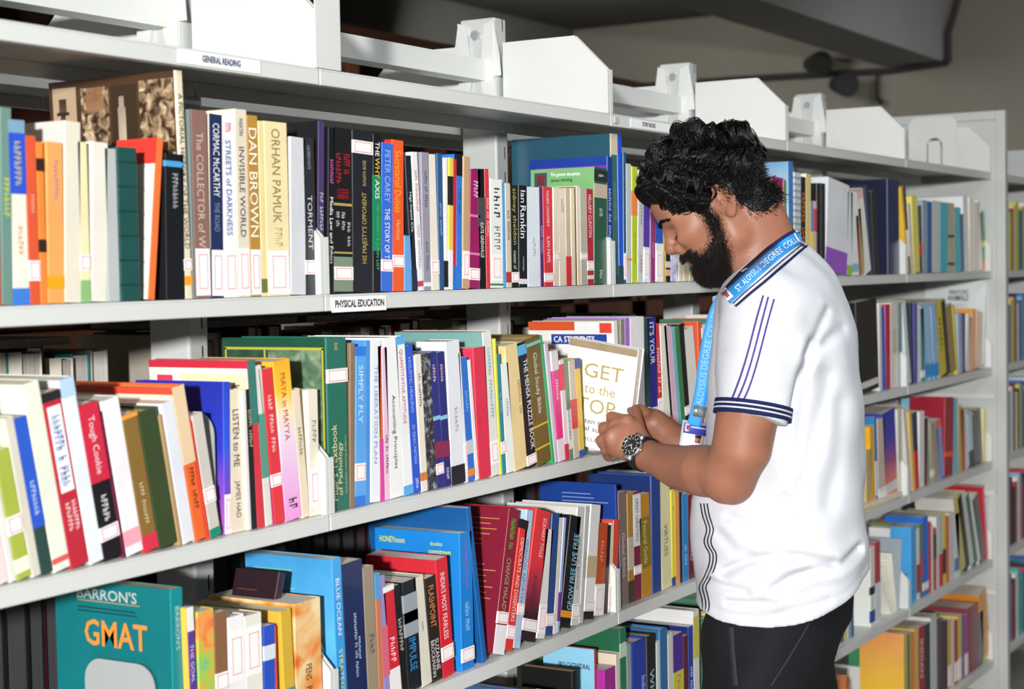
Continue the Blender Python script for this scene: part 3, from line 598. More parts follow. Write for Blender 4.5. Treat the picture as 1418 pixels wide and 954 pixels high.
row(3, .012, [
 (457, 485, 451, 469, '1f6e5c', 'thick green textbook with gold lettering', dict(hard=True, cov='1d4f3c', cb=307, lab=(.78, .08), t=[("Muir's Textbook", 'ead9a0', .50, .06, .30, .10, 1), ('of Pathology', 'ead9a0', .42, .06, .30, .40, 1), ('Sixth Edition revised by Anderson', 'c8c890', .46, .06, .12, .76, 1), ('Arnold', 'd8cc70', .97, .93, .5)],
    print=[(.03, .97, .93, .945, 'b8b03c'), (.03, .045, .1, .94, 'b8b03c'), (.955, .97, .1, .94, 'b8b03c'), (.41, .425, .1, .93, 'b8b03c'), (.45, .95, .1, .93, mat_pattern(['2c4c38', '5c7860', '98a888'], 40.)), (.05, .40, .1, .93, mat_pattern(['223f30', '3c5c48'], 40.))])),
 (485, 492, 485, 476, '8d7458', 'brown cloth book'),
 (492, 506, 493, 481, '5aa8ec', 'light blue paperback with pale title', dict(lab=(.21, .11), bands=[(.94, 1, '2f7cd8'), (0, .06, '2f7cd8')], t=[('SIMPLY FLY', 'd8ecfc', .90, .50, .5)])),
 (506, 513, 506, 472, '4c94dc', 'sky-blue spined book'),
 (513, 527, 514, 472, 'eef2f8', 'white paperback with grey-blue title', dict(t=[('THE LIBERATION PLAN', '8aa0c4', .88, .2, .4)])),
 (527, 533, 524, 480, 'e86a3c', 'thin orange and pink book', dict(bands=[(0, .4, 'd84ca0')])),
 (533, 541, 527, 482, 'f0c8e0', 'thin pink book with black lettering', dict(t=[('EX. R. MAHATHI', '2c2c30', .5, .1, .5)])),
 (541, 560, 531, 469, 'f4f4f2', 'white textbook with black title', dict(t=[('Accounting Principles', '2c2c30', .64, .18, .36)], pg='e8e8e8')),
 (560, 573, 547, 468, 'f2f4f6', 'white textbook with red title and blue ends', dict(bands=[(.95, 1, '5ab0e8'), (0, .06, '5ab0e8')], t=[('QUANTITATIVE APTITUDE', 'd0343c', .92, .45, .45)])),
 (573, 584, 560, 480, '2c58d0', 'cobalt blue paperback', dict(t=[('HOLISTIC HEALING', 'a8c4f4', .92, .55, .42), ('Dr ISAAC MATHAI', 'a8c4f4', .46, .2, .42), ('JAICO', 'd8e4f8', .1, .03, .4)])),
 (584, 593, 574, 493, 'eee6d8', 'narrow cream paperback', dict(t=[('The Templeton', '5a5448', .9, .6, .4)], bands=[(.08, .14, 'd8803c')])),
 (593, 606, 583, 492, '3a3a3c', 'charcoal scribbled paperback', dict(mat=mat_pattern(['161618', '3c3c40', 'b8b8bc'], 90.))),
 (606, 616, 594, 489, '2a2f80', 'indigo paperback with white label', dict(lab=(.14, .08), bands=[(.5, .53, '8ac8e0'), (.22, .34, '8a2c50')], t=[('MUNSHI', 'f0c0c0', .95, .75, .4)])),
 (616, 626, 605, 489, '262a74', 'second indigo paperback', dict(bands=[(.5, .53, '8ac8e0'), (.22, .34, '8a2c50')], t=[('MUNSHI', 'f0c0c0', .95, .75, .4), ('Penguin', 'd8d8e8', .14, .05, .4)])),
 (626, 645, 617, 474, 'e6eaf0', 'pale book with black foot', dict(bands=[(0, .13, '20222a')], cov='e2e6ea', cb=580, t=[('OTHERS', 'b8a0a0', .6, .3, .3)])),
 (645, 649, 634, 490, 'f0f0f0', 'thin white book with red stripe', dict(lab=(.2, .2, 'v'))),
 (649, 659, 637, 497, '2f72d0', 'blue paperback with barcode', dict(bands=[(.22, .33, 'c8ccd0'), (.04, .1, 'e88848')], t=[('COURSES', '8ab4e8', .8, .5, .4)])),
 (659, 664, 647, 500, 'f0ece8', 'thin white book with red lines'),
 (664, 681, 655, 483, 'df3450', 'bright red book', dict(cov='e03a54', cb=632)),
 (681, 693, 668, 461, 'e8e6dc', 'tall white book with teal-grey cover', dict(cov='7ba8a4', cb=556, print=[(.05, 1, 0, .72, 'e8e8e4')], lab=(.16, .16, 'v'), t=[('SOFTWARE ENGINEERING', '7ab0c0', .9, .4, .4)])),
 (693, 696, 684, 470, 'e0dc50', 'thin lemon book'),
 (696, 702, 687, 492, '2f8c94', 'teal slim book', dict(lab=(.22, .1), t=[('THE HISTORY', '8ac8c8', .8, .4, .4)])),
 (702, 713, 693, 505, 'f0f2f0', 'white slim paperback', dict(t=[('NOTHING', '8a98a8', .8, .4, .3)])),
 (713, 731, 699, 480, 'ecd49a', 'straw paperback with aged cover', dict(cov=mat_pattern(['c89a50', 'e8d098', 'f0e4c4'], 20.), w=.13, t=[('GUINNESS TOP', 'c06a3c', .85, .3, .2, .7)])),
 (731, 744, 715, 477, '1a1a1e', 'black paperback with white capitals', dict(lab=(.06, .08), t=[('THE MENSA PUZZLE BOOK', 'f0f0f0', .86, .14, .48, .5)], bands=[(.90, .98, '5ab4e0')])),
 (744, 765, 727, 472, '75602e', 'olive-brown hardback with gold bars', dict(hard=True, t=[('Global Study Bible', 'e8e0c8', .88, .40, .36)], bands=[(.30, .315, 'e0b840'), (.125, .14, 'e0b840'), (.94, .965, '8ac8c8')], pg='d8c498')),
 (765, 769, 747, 466, '3cb46c', 'tall bright green book', dict(cov='3aa864', w=.15)),
 (769, 774, 754, 477, 'd8cce0', 'thin lilac book'),
 (774, 783, 763, 487, 'ec3a8c', 'hot pink and white book', dict(bands=[(.82, 1, 'f0e8ec'), (0, .2, 'f0e0e8')], t=[('ENGLISH', 'f8dce8', .8, .5, .4)])),
 (783, 789, 775, 500, 'f2dce0', 'pink-white book with red head', dict(bands=[(.7, .96, 'e0485c'), (0, .16, 'd83850')])),
 (789, 795, 780, 500, '5c9c7c', 'thin green and white book', dict(bands=[(.1, .5, 'e8ece8')], t=[('LAUNDRYMEN', '3a3a3a', .6, .2, .5)])),
 (795, 803, 788, 500, 'd8c8b4', 'beige book with red spot', dict(bands=[(.3, .6, 'e0504c')])),
 (803, 810, 796, 498, 'f0cc50', 'thin yellow book with blue ends', dict(bands=[(.9, 1, '3a4ca8'), (0, .07, '2f62b8')])),
], 'middle shelf of second bay')
row(3, .022, [
 (856, 862, 849, 446, 'eeeeec', 'wide white magazine-style book', dict(cov='f0f0ee', cb=736, print=[(0, .55, .93, 1, 'd8562c'), (.84, .98, .91, .99, 'e04838'), (.27, .92, .82, .90, '24449c')], ct=[('CA STUDENTS', 'f4f4f8', .30, .78, .835, .885)], lines=[(.22, .52, .5, .74, 7, '3a3432')])),
 (862, 868, 858, 443, '8a8678', 'grey-brown book with pale lettering', dict(t=[('JB', 'e8e4d8', .6, .5, .6)])),
 (868, 875, 864, 441, 'a878cc', 'lilac book'),
 (875, 894, 872, 440, 'eceaea', 'broad white book with black lettering', dict(t=[('India Today', '2c2c30', .75, .3, .3, .1)])),
 (894, 901, 891, 441, '2c4c44', 'dark bottle-green book', dict(lab=(.2, .15))),
 (901, 913, 896, 441, '2c2a84', 'indigo book with white capitals', dict(t=[("IT'S YOUR", 'e8e8f4', .96, .62, .6)], lab=(.22, .09))),
 (913, 920, 906, 450, 'd83a40', 'red book with white lettering', dict(lab=(.2, .3, 'v'), t=[('FLASHERS IN MY', 'f4d8d8', .9, .3, .5)])),
 (920, 930, 914, 451, 'efe8dc', 'cream ring-edged book'),
 (930, 934, 919, 452, '1c1c20', 'thin black book with pink spot', dict(bands=[(.1, .18, 'd85a5a')])),
 (934, 940, 923, 454, 'e0b8c8', 'pink marbled book'),
 (940, 945, 929, 455, '8ab8c8', 'thin pale teal book'),
 (945, 951, 934, 455, '3c8450', 'green book'),
 (951, 958, 940, 450, '1e1e20', 'black slim book', dict(lab=(.2, .08))),
 (958, 971, 947, 458, 'e8e4dc', 'off-white stained book'),
 (971, 976, 966, 446, 'e2643c', 'orange-red tall book', dict(cov='de5c38', cb=945)),
 (976, 985, 972, 455, 'ece4e8', 'white book with pink stripes', dict(bands=[(.8, .9, 'd86a80')])),
 (985, 1000, 982, 450, 'c8b8a8', 'tan book behind the lanyard'),
], 'middle shelf of third bay')
row(3, .018, [
 (1189, 1218, 1185, 420, '1b1b1c', 'large black book with gold frame', dict(hard=True, cov='191919', w=.05, bands=[(.05, .12, 'd8d4d0')])),
 (1218, 1222, 1217, 421, 'e0dcd6', 'thin white book'),
 (1222, 1227, 1220, 426, '2f62d0', 'thin bright blue book'),
 (1227, 1234, 1226, 422, 'b8244c', 'crimson hardback', dict(hard=True)),
 (1234, 1244, 1233, 420, 'e6dcd0', 'cream wide book', dict(t=[('MANAGEMENT', '8a7a6a', .7, .4, .3)])),
 (1244, 1250, 1243, 420, '90a4b0', 'blue-grey striped book'),
], 'middle shelf of fourth bay')
row(3, .018, [
 (1257, 1262, 1249, 420, 'dfeae6', 'pale mint book', dict(w=.16)),
 (1262, 1266, 1260, 420, '22304c', 'thin navy book'),
 (1266, 1271, 1265, 420, '5a58b8', 'slim violet-blue book'),
 (1271, 1276, 1269, 424, 'f0eeea', 'thin chalk-white book'),
 (1276, 1281, 1274, 428, '3c9c9c', 'thin teal book with white label', dict(lab=(.1, .1))),
 (1281, 1288, 1275, 424, '9cc8ec', 'first of three pale blue volumes', dict(bands=[(.02, .2, '2f9ae8')])),
 (1288, 1294, 1282, 424, 'a4ccf0', 'second of three pale blue volumes', dict(bands=[(.02, .2, '2f9ae8')])),
 (1294, 1301, 1289, 424, '9cc8ec', 'third of three pale blue volumes', dict(bands=[(.02, .2, '2f9ae8')])),
 (1301, 1311, 1295, 421, 'd8c83c', 'yellow slanting book with dark title', dict(t=[('AFRICAN', '3a3420', .8, .3, .4)])),
 (1311, 1317, 1303, 419, '3a2c28', 'dark brown slanting book'),
 (1317, 1325, 1310, 427, 'a88c54', 'bronze slanting book'),
 (1325, 1328, 1319, 424, 'dcd848', 'thin yellow-green slanting book'),
 (1328, 1333, 1326, 434, 'b0bcdc', 'pale periwinkle book'),
 (1333, 1337, 1333, 434, '34486c', 'dark blue narrow book'),
 (1337, 1342, 1340, 436, 'ece4d8', 'off-white narrow book'),
 (1342, 1346, 1343, 440, 'e8b0a0', 'salmon narrow book'),
 (1346, 1351, 1347, 428, 'e8a040', 'amber book'),
 (1351, 1360, 1353, 432, 'f0c8b0', 'peach book'),
 (1360, 1368, 1366, 386, 'e2e8e8', 'tall white animal encyclopedia', dict(cov='dfe8e6', cb=1275, ct=[('PREHISTORIC', '202426', .40, .72, .83, .88), ('ANIMALS', '202426', .38, .72, .75, .82)], lines=[(.5, .75, .6, .72, 4, '808888')])),
], 'middle shelf of fifth bay')
# ---------------- lower shelf
row(4, .012, [
 (243, 260, 238, 817, '128a92', 'large teal exam guide', dict(cov='0f6f74', cb=76, pg='d8b898', ys=.02, t=[("BARRON'S", '9ad0d4', .97, .62, .4)],
   ct=[("BARRON'S", 'a8b4b0', .20, .72, .905, .965), ('GMAT', 'e08a38', .26, .80, .66, .80)], print=[(.20, .74, .893, .899, 'a08a60')], lines=[(.2, .75, .83, .87, 2, '0a3438')])),
 (260, 262, 256, 843, 'e8b848', 'thin yellow slip of a book'),
 (262, 279, 258, 843, '5c3a9c', 'purple paperback with white head', dict(bands=[(.86, 1, 'eceae6')], t=[('THE GOAL', 'd8d0ec', .84, .5, .6)])),
 (279, 302, 275, 848, 'ee7a3c', 'orange and green patterned paperback', dict(mat=mat_pattern(['e8603c', 'f0a050', '9ccc50', '4c94d0'], 26.))),
 (302, 320, 298, 850, '8a6244', 'brown kraft paperback', dict(lab=(.55, .12), t=[('STORY', '3a2c20', .4, .2, .4)])),
 (320, 343, 317, 856, 'f4f2f2', 'white paperback with long label', dict(lab=(.72, .34, 'v'), bands=[(.36, .44, 'f0a060')])),
 (343, 367, 340, 854, 'eceade', 'cream paperback with long label', dict(lab=(.74, .34, 'v'))),
 (367, 383, 365, 869, '2c54c0', 'blue paperback with white head', dict(bands=[(.72, .84, 'dce4ec')], t=[('KOK', '182c60', .65, .2, .4)])),
 (383, 387, 380, 868, 'd8504c', 'thin red and white book'),
 (387, 390, 388, 795, '3a2030', 'dark maroon hardback behind', dict(hard=True, cov='2c1a22', cb=283, ys=.06, t_m=.016, lines=[(.1, .8, .75, .9, 3, '5a3a2c')])),
 (391, 412, 388, 848, 'd8b23c', 'golden yellow paperback', dict(bands=[(0, .4, '4c9488')], pg='e8dcc0', w=.16)),
 (413, 448, 409, 837, 'e8b070', 'picture paperback in amber and cream', dict(mat=mat_pattern(['b8482c', 'e89040', 'f0d8a0', 'f4e8c8'], 14.), t=[('PENS', '3a3028', .52, .40, .28), ('OASIS', '5a4838', .36, .18, .3)], w=.16)),
], 'lower shelf of nearest bay')
row(4, .012, [
 (470, 483, 459, 776, '2f8ad8', 'blue-sea covered paperback with white capitals', dict(cov=mat_grad([(0, '3a9ce0'), (.5, '5ab4e8'), (1, '3f94cc')], noise=.3), cb=345, t=[('BLUE OCEAN', 'eef6fc', .90, .50, .45), ('STRATEGY', 'e8dc70', .47, .12, .45)], lines=[(.1, .6, .7, .93, 6, '8ac89c')], mat=mat_grad([(0, '2f9ad8'), (.6, '3f9ce0'), (1, '4ca8e4')]))),
 (483, 511, 473, 783, '1c2a58', 'thick navy paperback with cream pages', dict(t=[('REVOLUTION IN THE INDIAN', 'b8c4dc', .7, .2, .14, .45), ('UNIVERSITY', 'b8c4dc', .6, .25, .12, .62)], pg='e8d8c0', w=.17)),
 (511, 526, 502, 788, '9c8c78', 'weathered taupe hardback', dict(t=[('LADY', '6a5c4c', .6, .3, .5)])),
 (526, 533, 519, 795, 'c87c5c', 'thin rust and blue book', dict(bands=[(.8, 1, '5a9cd0')])),
 (533, 542, 524, 800, '9c8cc8', 'slim lavender book', dict(bands=[(.2, .6, 'd86a80')])),
 (542, 557, 530, 815, 'd8283c', 'red paperback with white foot', dict(bands=[(0, .26, 'f2eaea'), (.95, 1, 'f2f2f2')], t=[('DALAI', 'f8dce0', .56, .3, .5)])),
 (557, 566, 545, 813, '1c1a1c', 'black paperback with white script', dict(t=[('Alchemist', 'b8b4b0', .8, .3, .6)])),
 (566, 585, 557, 808, '1c2024', 'black paperback with blue block letters', dict(bands=[(.50, .88, '9aa4ac'), (.62, .72, '4a525c')], t=[('IMPULSE', '2f94d8', .48, .18, .75)])),
 (585, 599, 572, 803, 'e0dccc', 'dirty white paperback', dict(t=[('OTHER', '8a8478', .8, .3, .2)])),
 (599, 614, 588, 803, '2c2420', 'dark paperback with orange title', dict(t=[('FLASHPOINT', 'd88a4c', .92, .52, .6), ('SUZANNE', 'e0dcd8', .40, .1, .4, .45), ('BROCKMANN', 'e0dcd8', .40, .05, .34, .08)])),
 (614, 630, 603, 777, 'd82838', 'red hardback with bold white title', dict(cov='cf2a38', cb=514, lab=(.20, .12), t=[("INDIA'S MOST FEARLESS", 'f8e4e4', .88, .32, .45)])),
 (640, 657, 636, 740, '1e82d4', 'bright blue paperback with yellow back text', dict(cov='1d86d8', cb=519, lab=(.11, .1), t=[('HONEYMOON', 'a060c8', .93, .6, .3), ('Durjoy Datta', '9ad0f0', .5, .28, .4)], ct=[('HONEYmoon', 'd8dc4c', .06, .36, .90, .945), ('doubts', 'c8dc60', .66, .80, .90, .93), ('commitment', 'c8dc60', .64, .90, .84, .875)], lines=[(.06, .9, .60, .82, 5, 'a8d8f4')], print=[(.80, .92, .08, .22, 'd8dcdc')], pg='e8e4d8')),
 (669, 675, 646, 705, '1a62a8', 'large flat blue book', dict(cov='155896', cb=526, w=.22)),
 (683, 699, 706, 708, '8c2038', 'maroon hardback leaning right', dict(cov='841c34', w=.125, bands=[(0, .20, 'f2eef0')], lab=(.25, .08), t=[('Gurcharan Das', '5ac04c', .95, .72, .45), ('CHANGE MALADY', 'b8a080', .66, .28, .5)], lines=[(.08, .9, .72, .94, 6, 'b88a3c'), (.2, .9, .35, .62, 7, 'b88a3c')])),
 (699, 711, 722, 722, 'e23c34', 'red paperback leaning right', dict(lab=(.14, .1), t=[('DEMOCRATS AND DISSENTERS', 'f8dcd8', .86, .22, .5)], bands=[(.93, 1, '242020')])),
 (711, 721, 730, 708, 'b4cce8', 'powder blue paperback leaning right', dict(lab=(.28, .08), t=[('FINANCIAL REPORTING', '5a78a8', .78, .3, .5)])),
 (721, 743, 744, 710, 'd02c38', 'red to black paperback leaning right', dict(mat=mat_grad([(0, '2c1c24'), (.2, '3c1c28'), (.42, 'a03048'), (.6, 'e23840'), (1, 'e03a3c')]), lab=(.12, .09), t=[('ECKHART TOLLE', 'f8dce0', .94, .64, .32, .5), ('A NEW EARTH', '5a2c34', .5, .2, .4)])),
 (743, 755, 756, 735, 'eceae6', 'white paperback leaning right', dict(lab=(.18, .26, 'v'))),
 (755, 766, 765, 713, '2c4c8c', 'royal blue paperback leaning right', dict(lab=(.13, .1))),
 (766, 771, 774, 718, 'e8e0cc', 'thin cream book leaning right'),
 (771, 775, 781, 718, 'a8b8e0', 'thin blue-violet book leaning right', dict(bands=[(.1, .35, '6a3ca0')])),
 (775, 791, 791, 717, '17181c', 'black paperback with pale blue capitals', dict(t=[('GROW FREE LIVE FREE', '9cd4f0', .84, .16, .5, .4, 1)], bands=[(.09, .15, 'e8a02c')])),
 (791, 802, 800, 704, 'd8d8d4', 'silver-grey journal leaning right', dict(lab=(.12, .12), t=[('AND SOCIAL BEHAVIOR', '7a7c80', .75, .3, .4)])),
 (802, 808, 811, 702, 'c8c8c4', 'grey journal leaning right', dict(t=[('DEVELOPMENT', '808084', .7, .3, .5)])),
 (808, 822, 819, 701, 'f0f0ee', 'white book with black foot and tan patch', dict(bands=[(0, .15, '1c1c1e'), (.36, .55, 'c8b890')], lab=(.115, .09), cov='d8d8d2', w=.15)),
 (822, 836, 829, 727, 'c8502c', 'rust-red book with cream foot', dict(bands=[(0, .34, 'f0ece4')], lab=(.17, .3, 'v'), t=[('WEALTH', 'e8a080', .9, .5, .3)])),
 (836, 842, 841, 728, '1e1c1c', 'thin black book with long label', dict()),
 (842, 846, 846, 726, 'e4dcc8', 'thin sand book', dict(lab=(.18, .28, 'v'))),
 (846, 854, 850, 722, 'e0503c', 'vermilion book at the divider', dict(bands=[(0, .34, 'f0e8e8')], lab=(.17, .3, 'v'))),
], 'lower shelf of second bay')
row(4, .018, [
 (857.5, 860, 852, 672, '1f3c94', 'royal blue book with back-cover text', dict(cov='1c3f90', cb=750, lines=[(.3, .95, .80, .93, 4, '8a9cc8')])),
 (860, 871, 856, 684, '80706c', 'taupe paperback with pale title', dict(t=[('Global Ethics', 'd8d0c8', .64, .25, .4)], cov='8a3434')),
 (871, 879, 868, 685, 'b0863c', 'ochre and brown book', dict(bands=[(.3, .6, 'c8bca8'), (0, .2, '4a3c2c')])),
 (879, 889, 876, 683, '7c2440', 'burgundy book with white title panel', dict(bands=[(.5, .98, 'eceae8')], t=[('GREAT CHRISTIANS', '2c2830', .94, .54, .5)], lab=(.28, .08))),
 (889, 904, 884, 688, 'c08a2c', 'golden-brown book', dict(bands=[(.28, .78, '8c7420')], t=[('Pastoral Guide', 'dccc90', .74, .32, .4)], cov='b07a78', w=.16)),
 (905, 917, 903, 660, '24448c', 'big navy-blue hardback', dict(hard=True, cov='1c3470', cb=815)),
 (917, 931, 913, 668, 'e4dcae', 'pale straw book with serif title', dict(t=[('VIRTUES', '6a6448', .6, .3, .4)])),
 (931, 936, 928, 680, 'e8dc3c', 'yellow book with blue foot', dict(bands=[(0, .09, '2c4c8c')], t=[('S', '4a4420', .86, .76, .6)])),
 (936, 942, 934, 682, 'e8a060', 'apricot book'),
 (942, 946, 940, 684, '1e1e22', 'thin black book with dots'),
 (946, 954, 945, 686, '2f86cc', 'cerulean book', dict(t=[('THE TALES', 'a8d8f0', .5, .1, .3)])),
 (954, 961, 953, 686, '6c2430', 'dark red book', dict(t=[('TALES OF WONDER', 'd8b0a8', .8, .1, .4)])),
 (961, 968, 960, 690, '26201c', 'black book with gold lettering', dict(t=[('VOYAGES', 'c8a850', .8, .2, .5)])),
 (968, 985, 968, 690, '5c6c78', 'slate book beside the shirt'),
], 'lower shelf of third bay')
row(4, .018, [
 (1200, 1207, 1199, 624, 'c8b080', 'short tan book'),
 (1207, 1213, 1204, 592, 'f0b428', 'golden yellow book'),
 (1213, 1217, 1210, 579, '2f80b8', 'blue and white picture book', dict(bands=[(.1, .5, 'd8e4ec')])),
 (1217, 1227, 1215, 581, 'd8c0b4', 'dusty pink book', dict(lab=(.1, .15))),
 (1227, 1244, 1222, 574, '5048a8', 'purple to orange gradient book', dict(mat=mat_grad([(0, 'f0805a'), (.2, 'e87868'), (.45, '9c5890'), (.65, '5448b0'), (1, '2c3cb0')]), bands=[(.07, .18, 'dcdcdc')])),
 (1244, 1250, 1243, 568, 'dcd8cc', 'stone-grey tall book', dict(w=.2)),
], 'lower shelf of fourth bay')
row(4, .018, [
 (1259, 1264, 1250, 567, 'e0dcd2', 'bone-coloured tall book'),
 (1264, 1268, 1258, 571, 'f0c870', 'thin apricot-yellow book'),
 (1268, 1273, 1265, 573, '22304c', 'navy book with red lower half', dict(bands=[(0, .5, 'd83038')])),
 (1273, 1280, 1273, 571, 'eeeef0', 'bright white book'),
 (1280, 1284, 1280, 580, '6c2030', 'thin wine-red book'),
 (1284, 1289, 1281, 580, '9cac98', 'thin sage book'),
 (1289, 1294, 1287, 585, 'c8bca4', 'beige short book', dict(lab=(.15, .12))),
 (1294, 1301, 1291, 586, 'b4a894', 'brown-grey short book'),
 (1301, 1308, 1296, 586, '8aa8e8', 'periwinkle book with orange head', dict(bands=[(.9, 1, 'f0704c')])),
 (1308, 1320, 1309, 552, 'a81c30', 'tall crimson volume', dict(cov='9c1a2e', cb=1258, bands=[(.24, .31, 'f0602c')], hard=True)),
 (1320, 1327, 1319, 553, '8ac4e0', 'sky-blue tall book'),
 (1327, 1332, 1327, 562, 'c8c060', 'thin olive-yellow book'),
 (1332, 1337, 1330, 568, 'd8502c', 'thin brick-orange book'),
 (1337, 1343, 1333, 571, 'e4e4e2', 'grey-white slanting book'),
 (1343, 1349, 1340, 574, 'b0d0dc', 'ice-blue slanting book', dict(bands=[(0, .3, '20242c')])),
 (1349, 1355, 1347, 575, '2c2826', 'dark slanting book'),
 (1355, 1361, 1352, 569, '4c4450', 'aubergine slanting book'),
 (1361, 1365, 1362, 567, 'ece49a', 'thin cream-yellow book'),
], 'lower shelf of fifth bay')
# ---------------- fifth shelf
row(5, .014, [
 (795, 802, 801, 927, '1c1a1a', 'black book with frayed cream pages', dict(cov='191818', cb=722, pg='d0a884', up=1, ys=.02)),
 (826, 829, 826, 899, 'a83848', 'large pale blue covered book', dict(cov='8fcbe8', cb=752, up=1, ys=.03, ct=[("ER'S CATHEDRAL", '1c2c3c', .30, .92, .845, .885)], lines=[(.35, .8, .80, .83, 1, '2c3c4c')])),
 (837, 855, 837, 929, 'a82c94', 'small magenta book', dict(w=.12, up=1, pg='e8e0e0', cov='b0309c')),
 (856, 861, 856, 905, 'e8dccc', 'cream book with wooden frame print', dict(cov='dccfb8', w=.15, up=1)),
 (861, 870, 861, 871, '2c7c54', 'tall green book with white emblem', dict(cov='226244', w=.2, up=1, bands=[(.80, .9, 'c8dcd0')], t=[('IN', 'd8e8e0', .2, .1, .5)])),
 (870, 877, 870, 893, '94a8a4', 'grey-green hardback', dict(up=1, hard=True)),
 (877, 898, 877, 891, '2440a4', 'glossy blue hardback', dict(up=1, hard=True, rnd=.006, t=[('Indian Culture', 'c0ccf0', .7, .3, .3, .6)])),
 (898, 911, 898, 882, '1c1e20', 'black hardback with pale blue title', dict(up=1, hard=True, t=[('What It Is', '9cc8d4', .74, .2, .5)], pg='d8c4b0', w=.18)),
 (911, 916, 911, 889, 'cfd8d0', 'thin white-green book', dict(up=1)),
 (916, 927, 916, 873, '2f6c9c', 'steel blue hardback', dict(up=1, hard=True, w=.16)),
 (927, 934, 927, 878, 'd0ccc4', 'pale grey lettered book', dict(up=1, t=[('FREEDOM', '4a4a4a', .6, .2, .5)])),
 (934, 948, 934, 880, '4a2c8c', 'purple book with yellow patches', dict(up=1, bands=[(.45, .65, 'c0c43c'), (.1, .25, 'c0c43c')], t=[('TRAGIC', 'e05070', .7, .25, .4)])),
 (948, 955, 948, 881, '5c2030', 'dark maroon book', dict(up=1)),
 (955, 962, 955, 868, '20409c', 'dark blue book with white title', dict(up=1, cov='1c2c78', w=.2, t=[('JUST LIVE YOUR', 'c8d4f0', .8, .1, .4)])),
 (962, 970, 962, 846, 'd8d8d2', 'tall white and olive book', dict(up=1, bands=[(.6, .95, 'c8bc5c')], cov='dcdcda', w=.2)),
], 'fifth shelf of third bay')
row(5, .016, [
 (1206, 1212, 1203, 760, 'e0e4dc', 'white binder with blue emblem', dict(up=1, bands=[(.05, .2, '2c4c9c'), (.4, .5, '2c2c2c')])),
 (1212, 1220, 1206, 755, 'b84050', 'red-edged folder', dict(up=1, bands=[(0, .5, 'dfe4ea')])),
], 'fifth shelf of fourth bay')
row(5, .016, [
 (1252, 1256, 1246, 800, '5c2430', 'short dark red book', dict(up=1)),
 (1262, 1270, 1261, 731, '4cacec', 'cyan blue magazine', dict(up=1, cov='48a4e4', w=.06)),
 (1270, 1274, 1270, 734, 'e8e8ea', 'thin white magazine', dict(up=1, bands=[(.1, .5, 'b83040')])),
 (1274, 1278, 1274, 727, '6c7c4c', 'thin khaki book', dict(up=1, bands=[(.3, .6, 'c8502c')])),
 (1278, 1286, 1278, 717, '2070d8', 'tall vivid blue book', dict(up=1, cov='1f6cd0', cb=1225, lab=(.12, .1))),
 (1286, 1290, 1286, 724, 'c82c40', 'thin cherry-red book', dict(up=1)),
 (1290, 1293, 1290, 727, 'e8e4dc', 'very thin white book', dict(up=1)),
 (1293, 1297, 1293, 732, 'b8303c', 'thin brick-red book', dict(up=1, bands=[(.5, .9, '3c2c2c')])),
 (1297, 1301, 1297, 716, 'dcdcd8', 'pale grey thin book', dict(up=1)),
 (1301, 1306, 1301, 714, 'c8ccc8', 'ash-grey book with red lower half', dict(up=1, bands=[(0, .45, 'c83040')])),
 (1306, 1310, 1305, 713, 'e0d850', 'yellow and black lettered book', dict(up=1, bands=[(.15, .5, '1c1c1c')])),
 (1310, 1315, 1309, 716, 'e86c34', 'orange slim book', dict(up=1)),
 (1315, 1322, 1313, 712, 'dcdcda', 'light grey file', dict(up=1)),
 (1322, 1329, 1319, 714, 'e8ecf0', 'white file with blue edge', dict(up=1, bands=[(.1, .3, '6c8cc0')])),
 (1331, 1338, 1320, 692, 'd8cc78', 'khaki-yellow slanting book', dict(cov='c8c8c4', cb=1275)),
 (1338, 1344, 1326, 692, '2c2c2e', 'black slanting file'),
 (1344, 1350, 1331, 690, 'd8dcd8', 'grey-white slanting file'),
 (1350, 1355, 1337, 690, '1f6048', 'green slanting slim file'),
 (1355, 1359, 1342, 692, 'e8e8e4', 'chalky slanting file'),
 (1359, 1366, 1348, 693, '1c3428', 'dark green slanting book'),
 (1366, 1369, 1360, 675, 'd83044', 'tall red-covered slanting book', dict(cov='c8283c', cb=1308)),
 (1369, 1373, 1364, 690, 'e8e4e6', 'thin white slanting book'),
], 'fifth shelf of fifth bay')
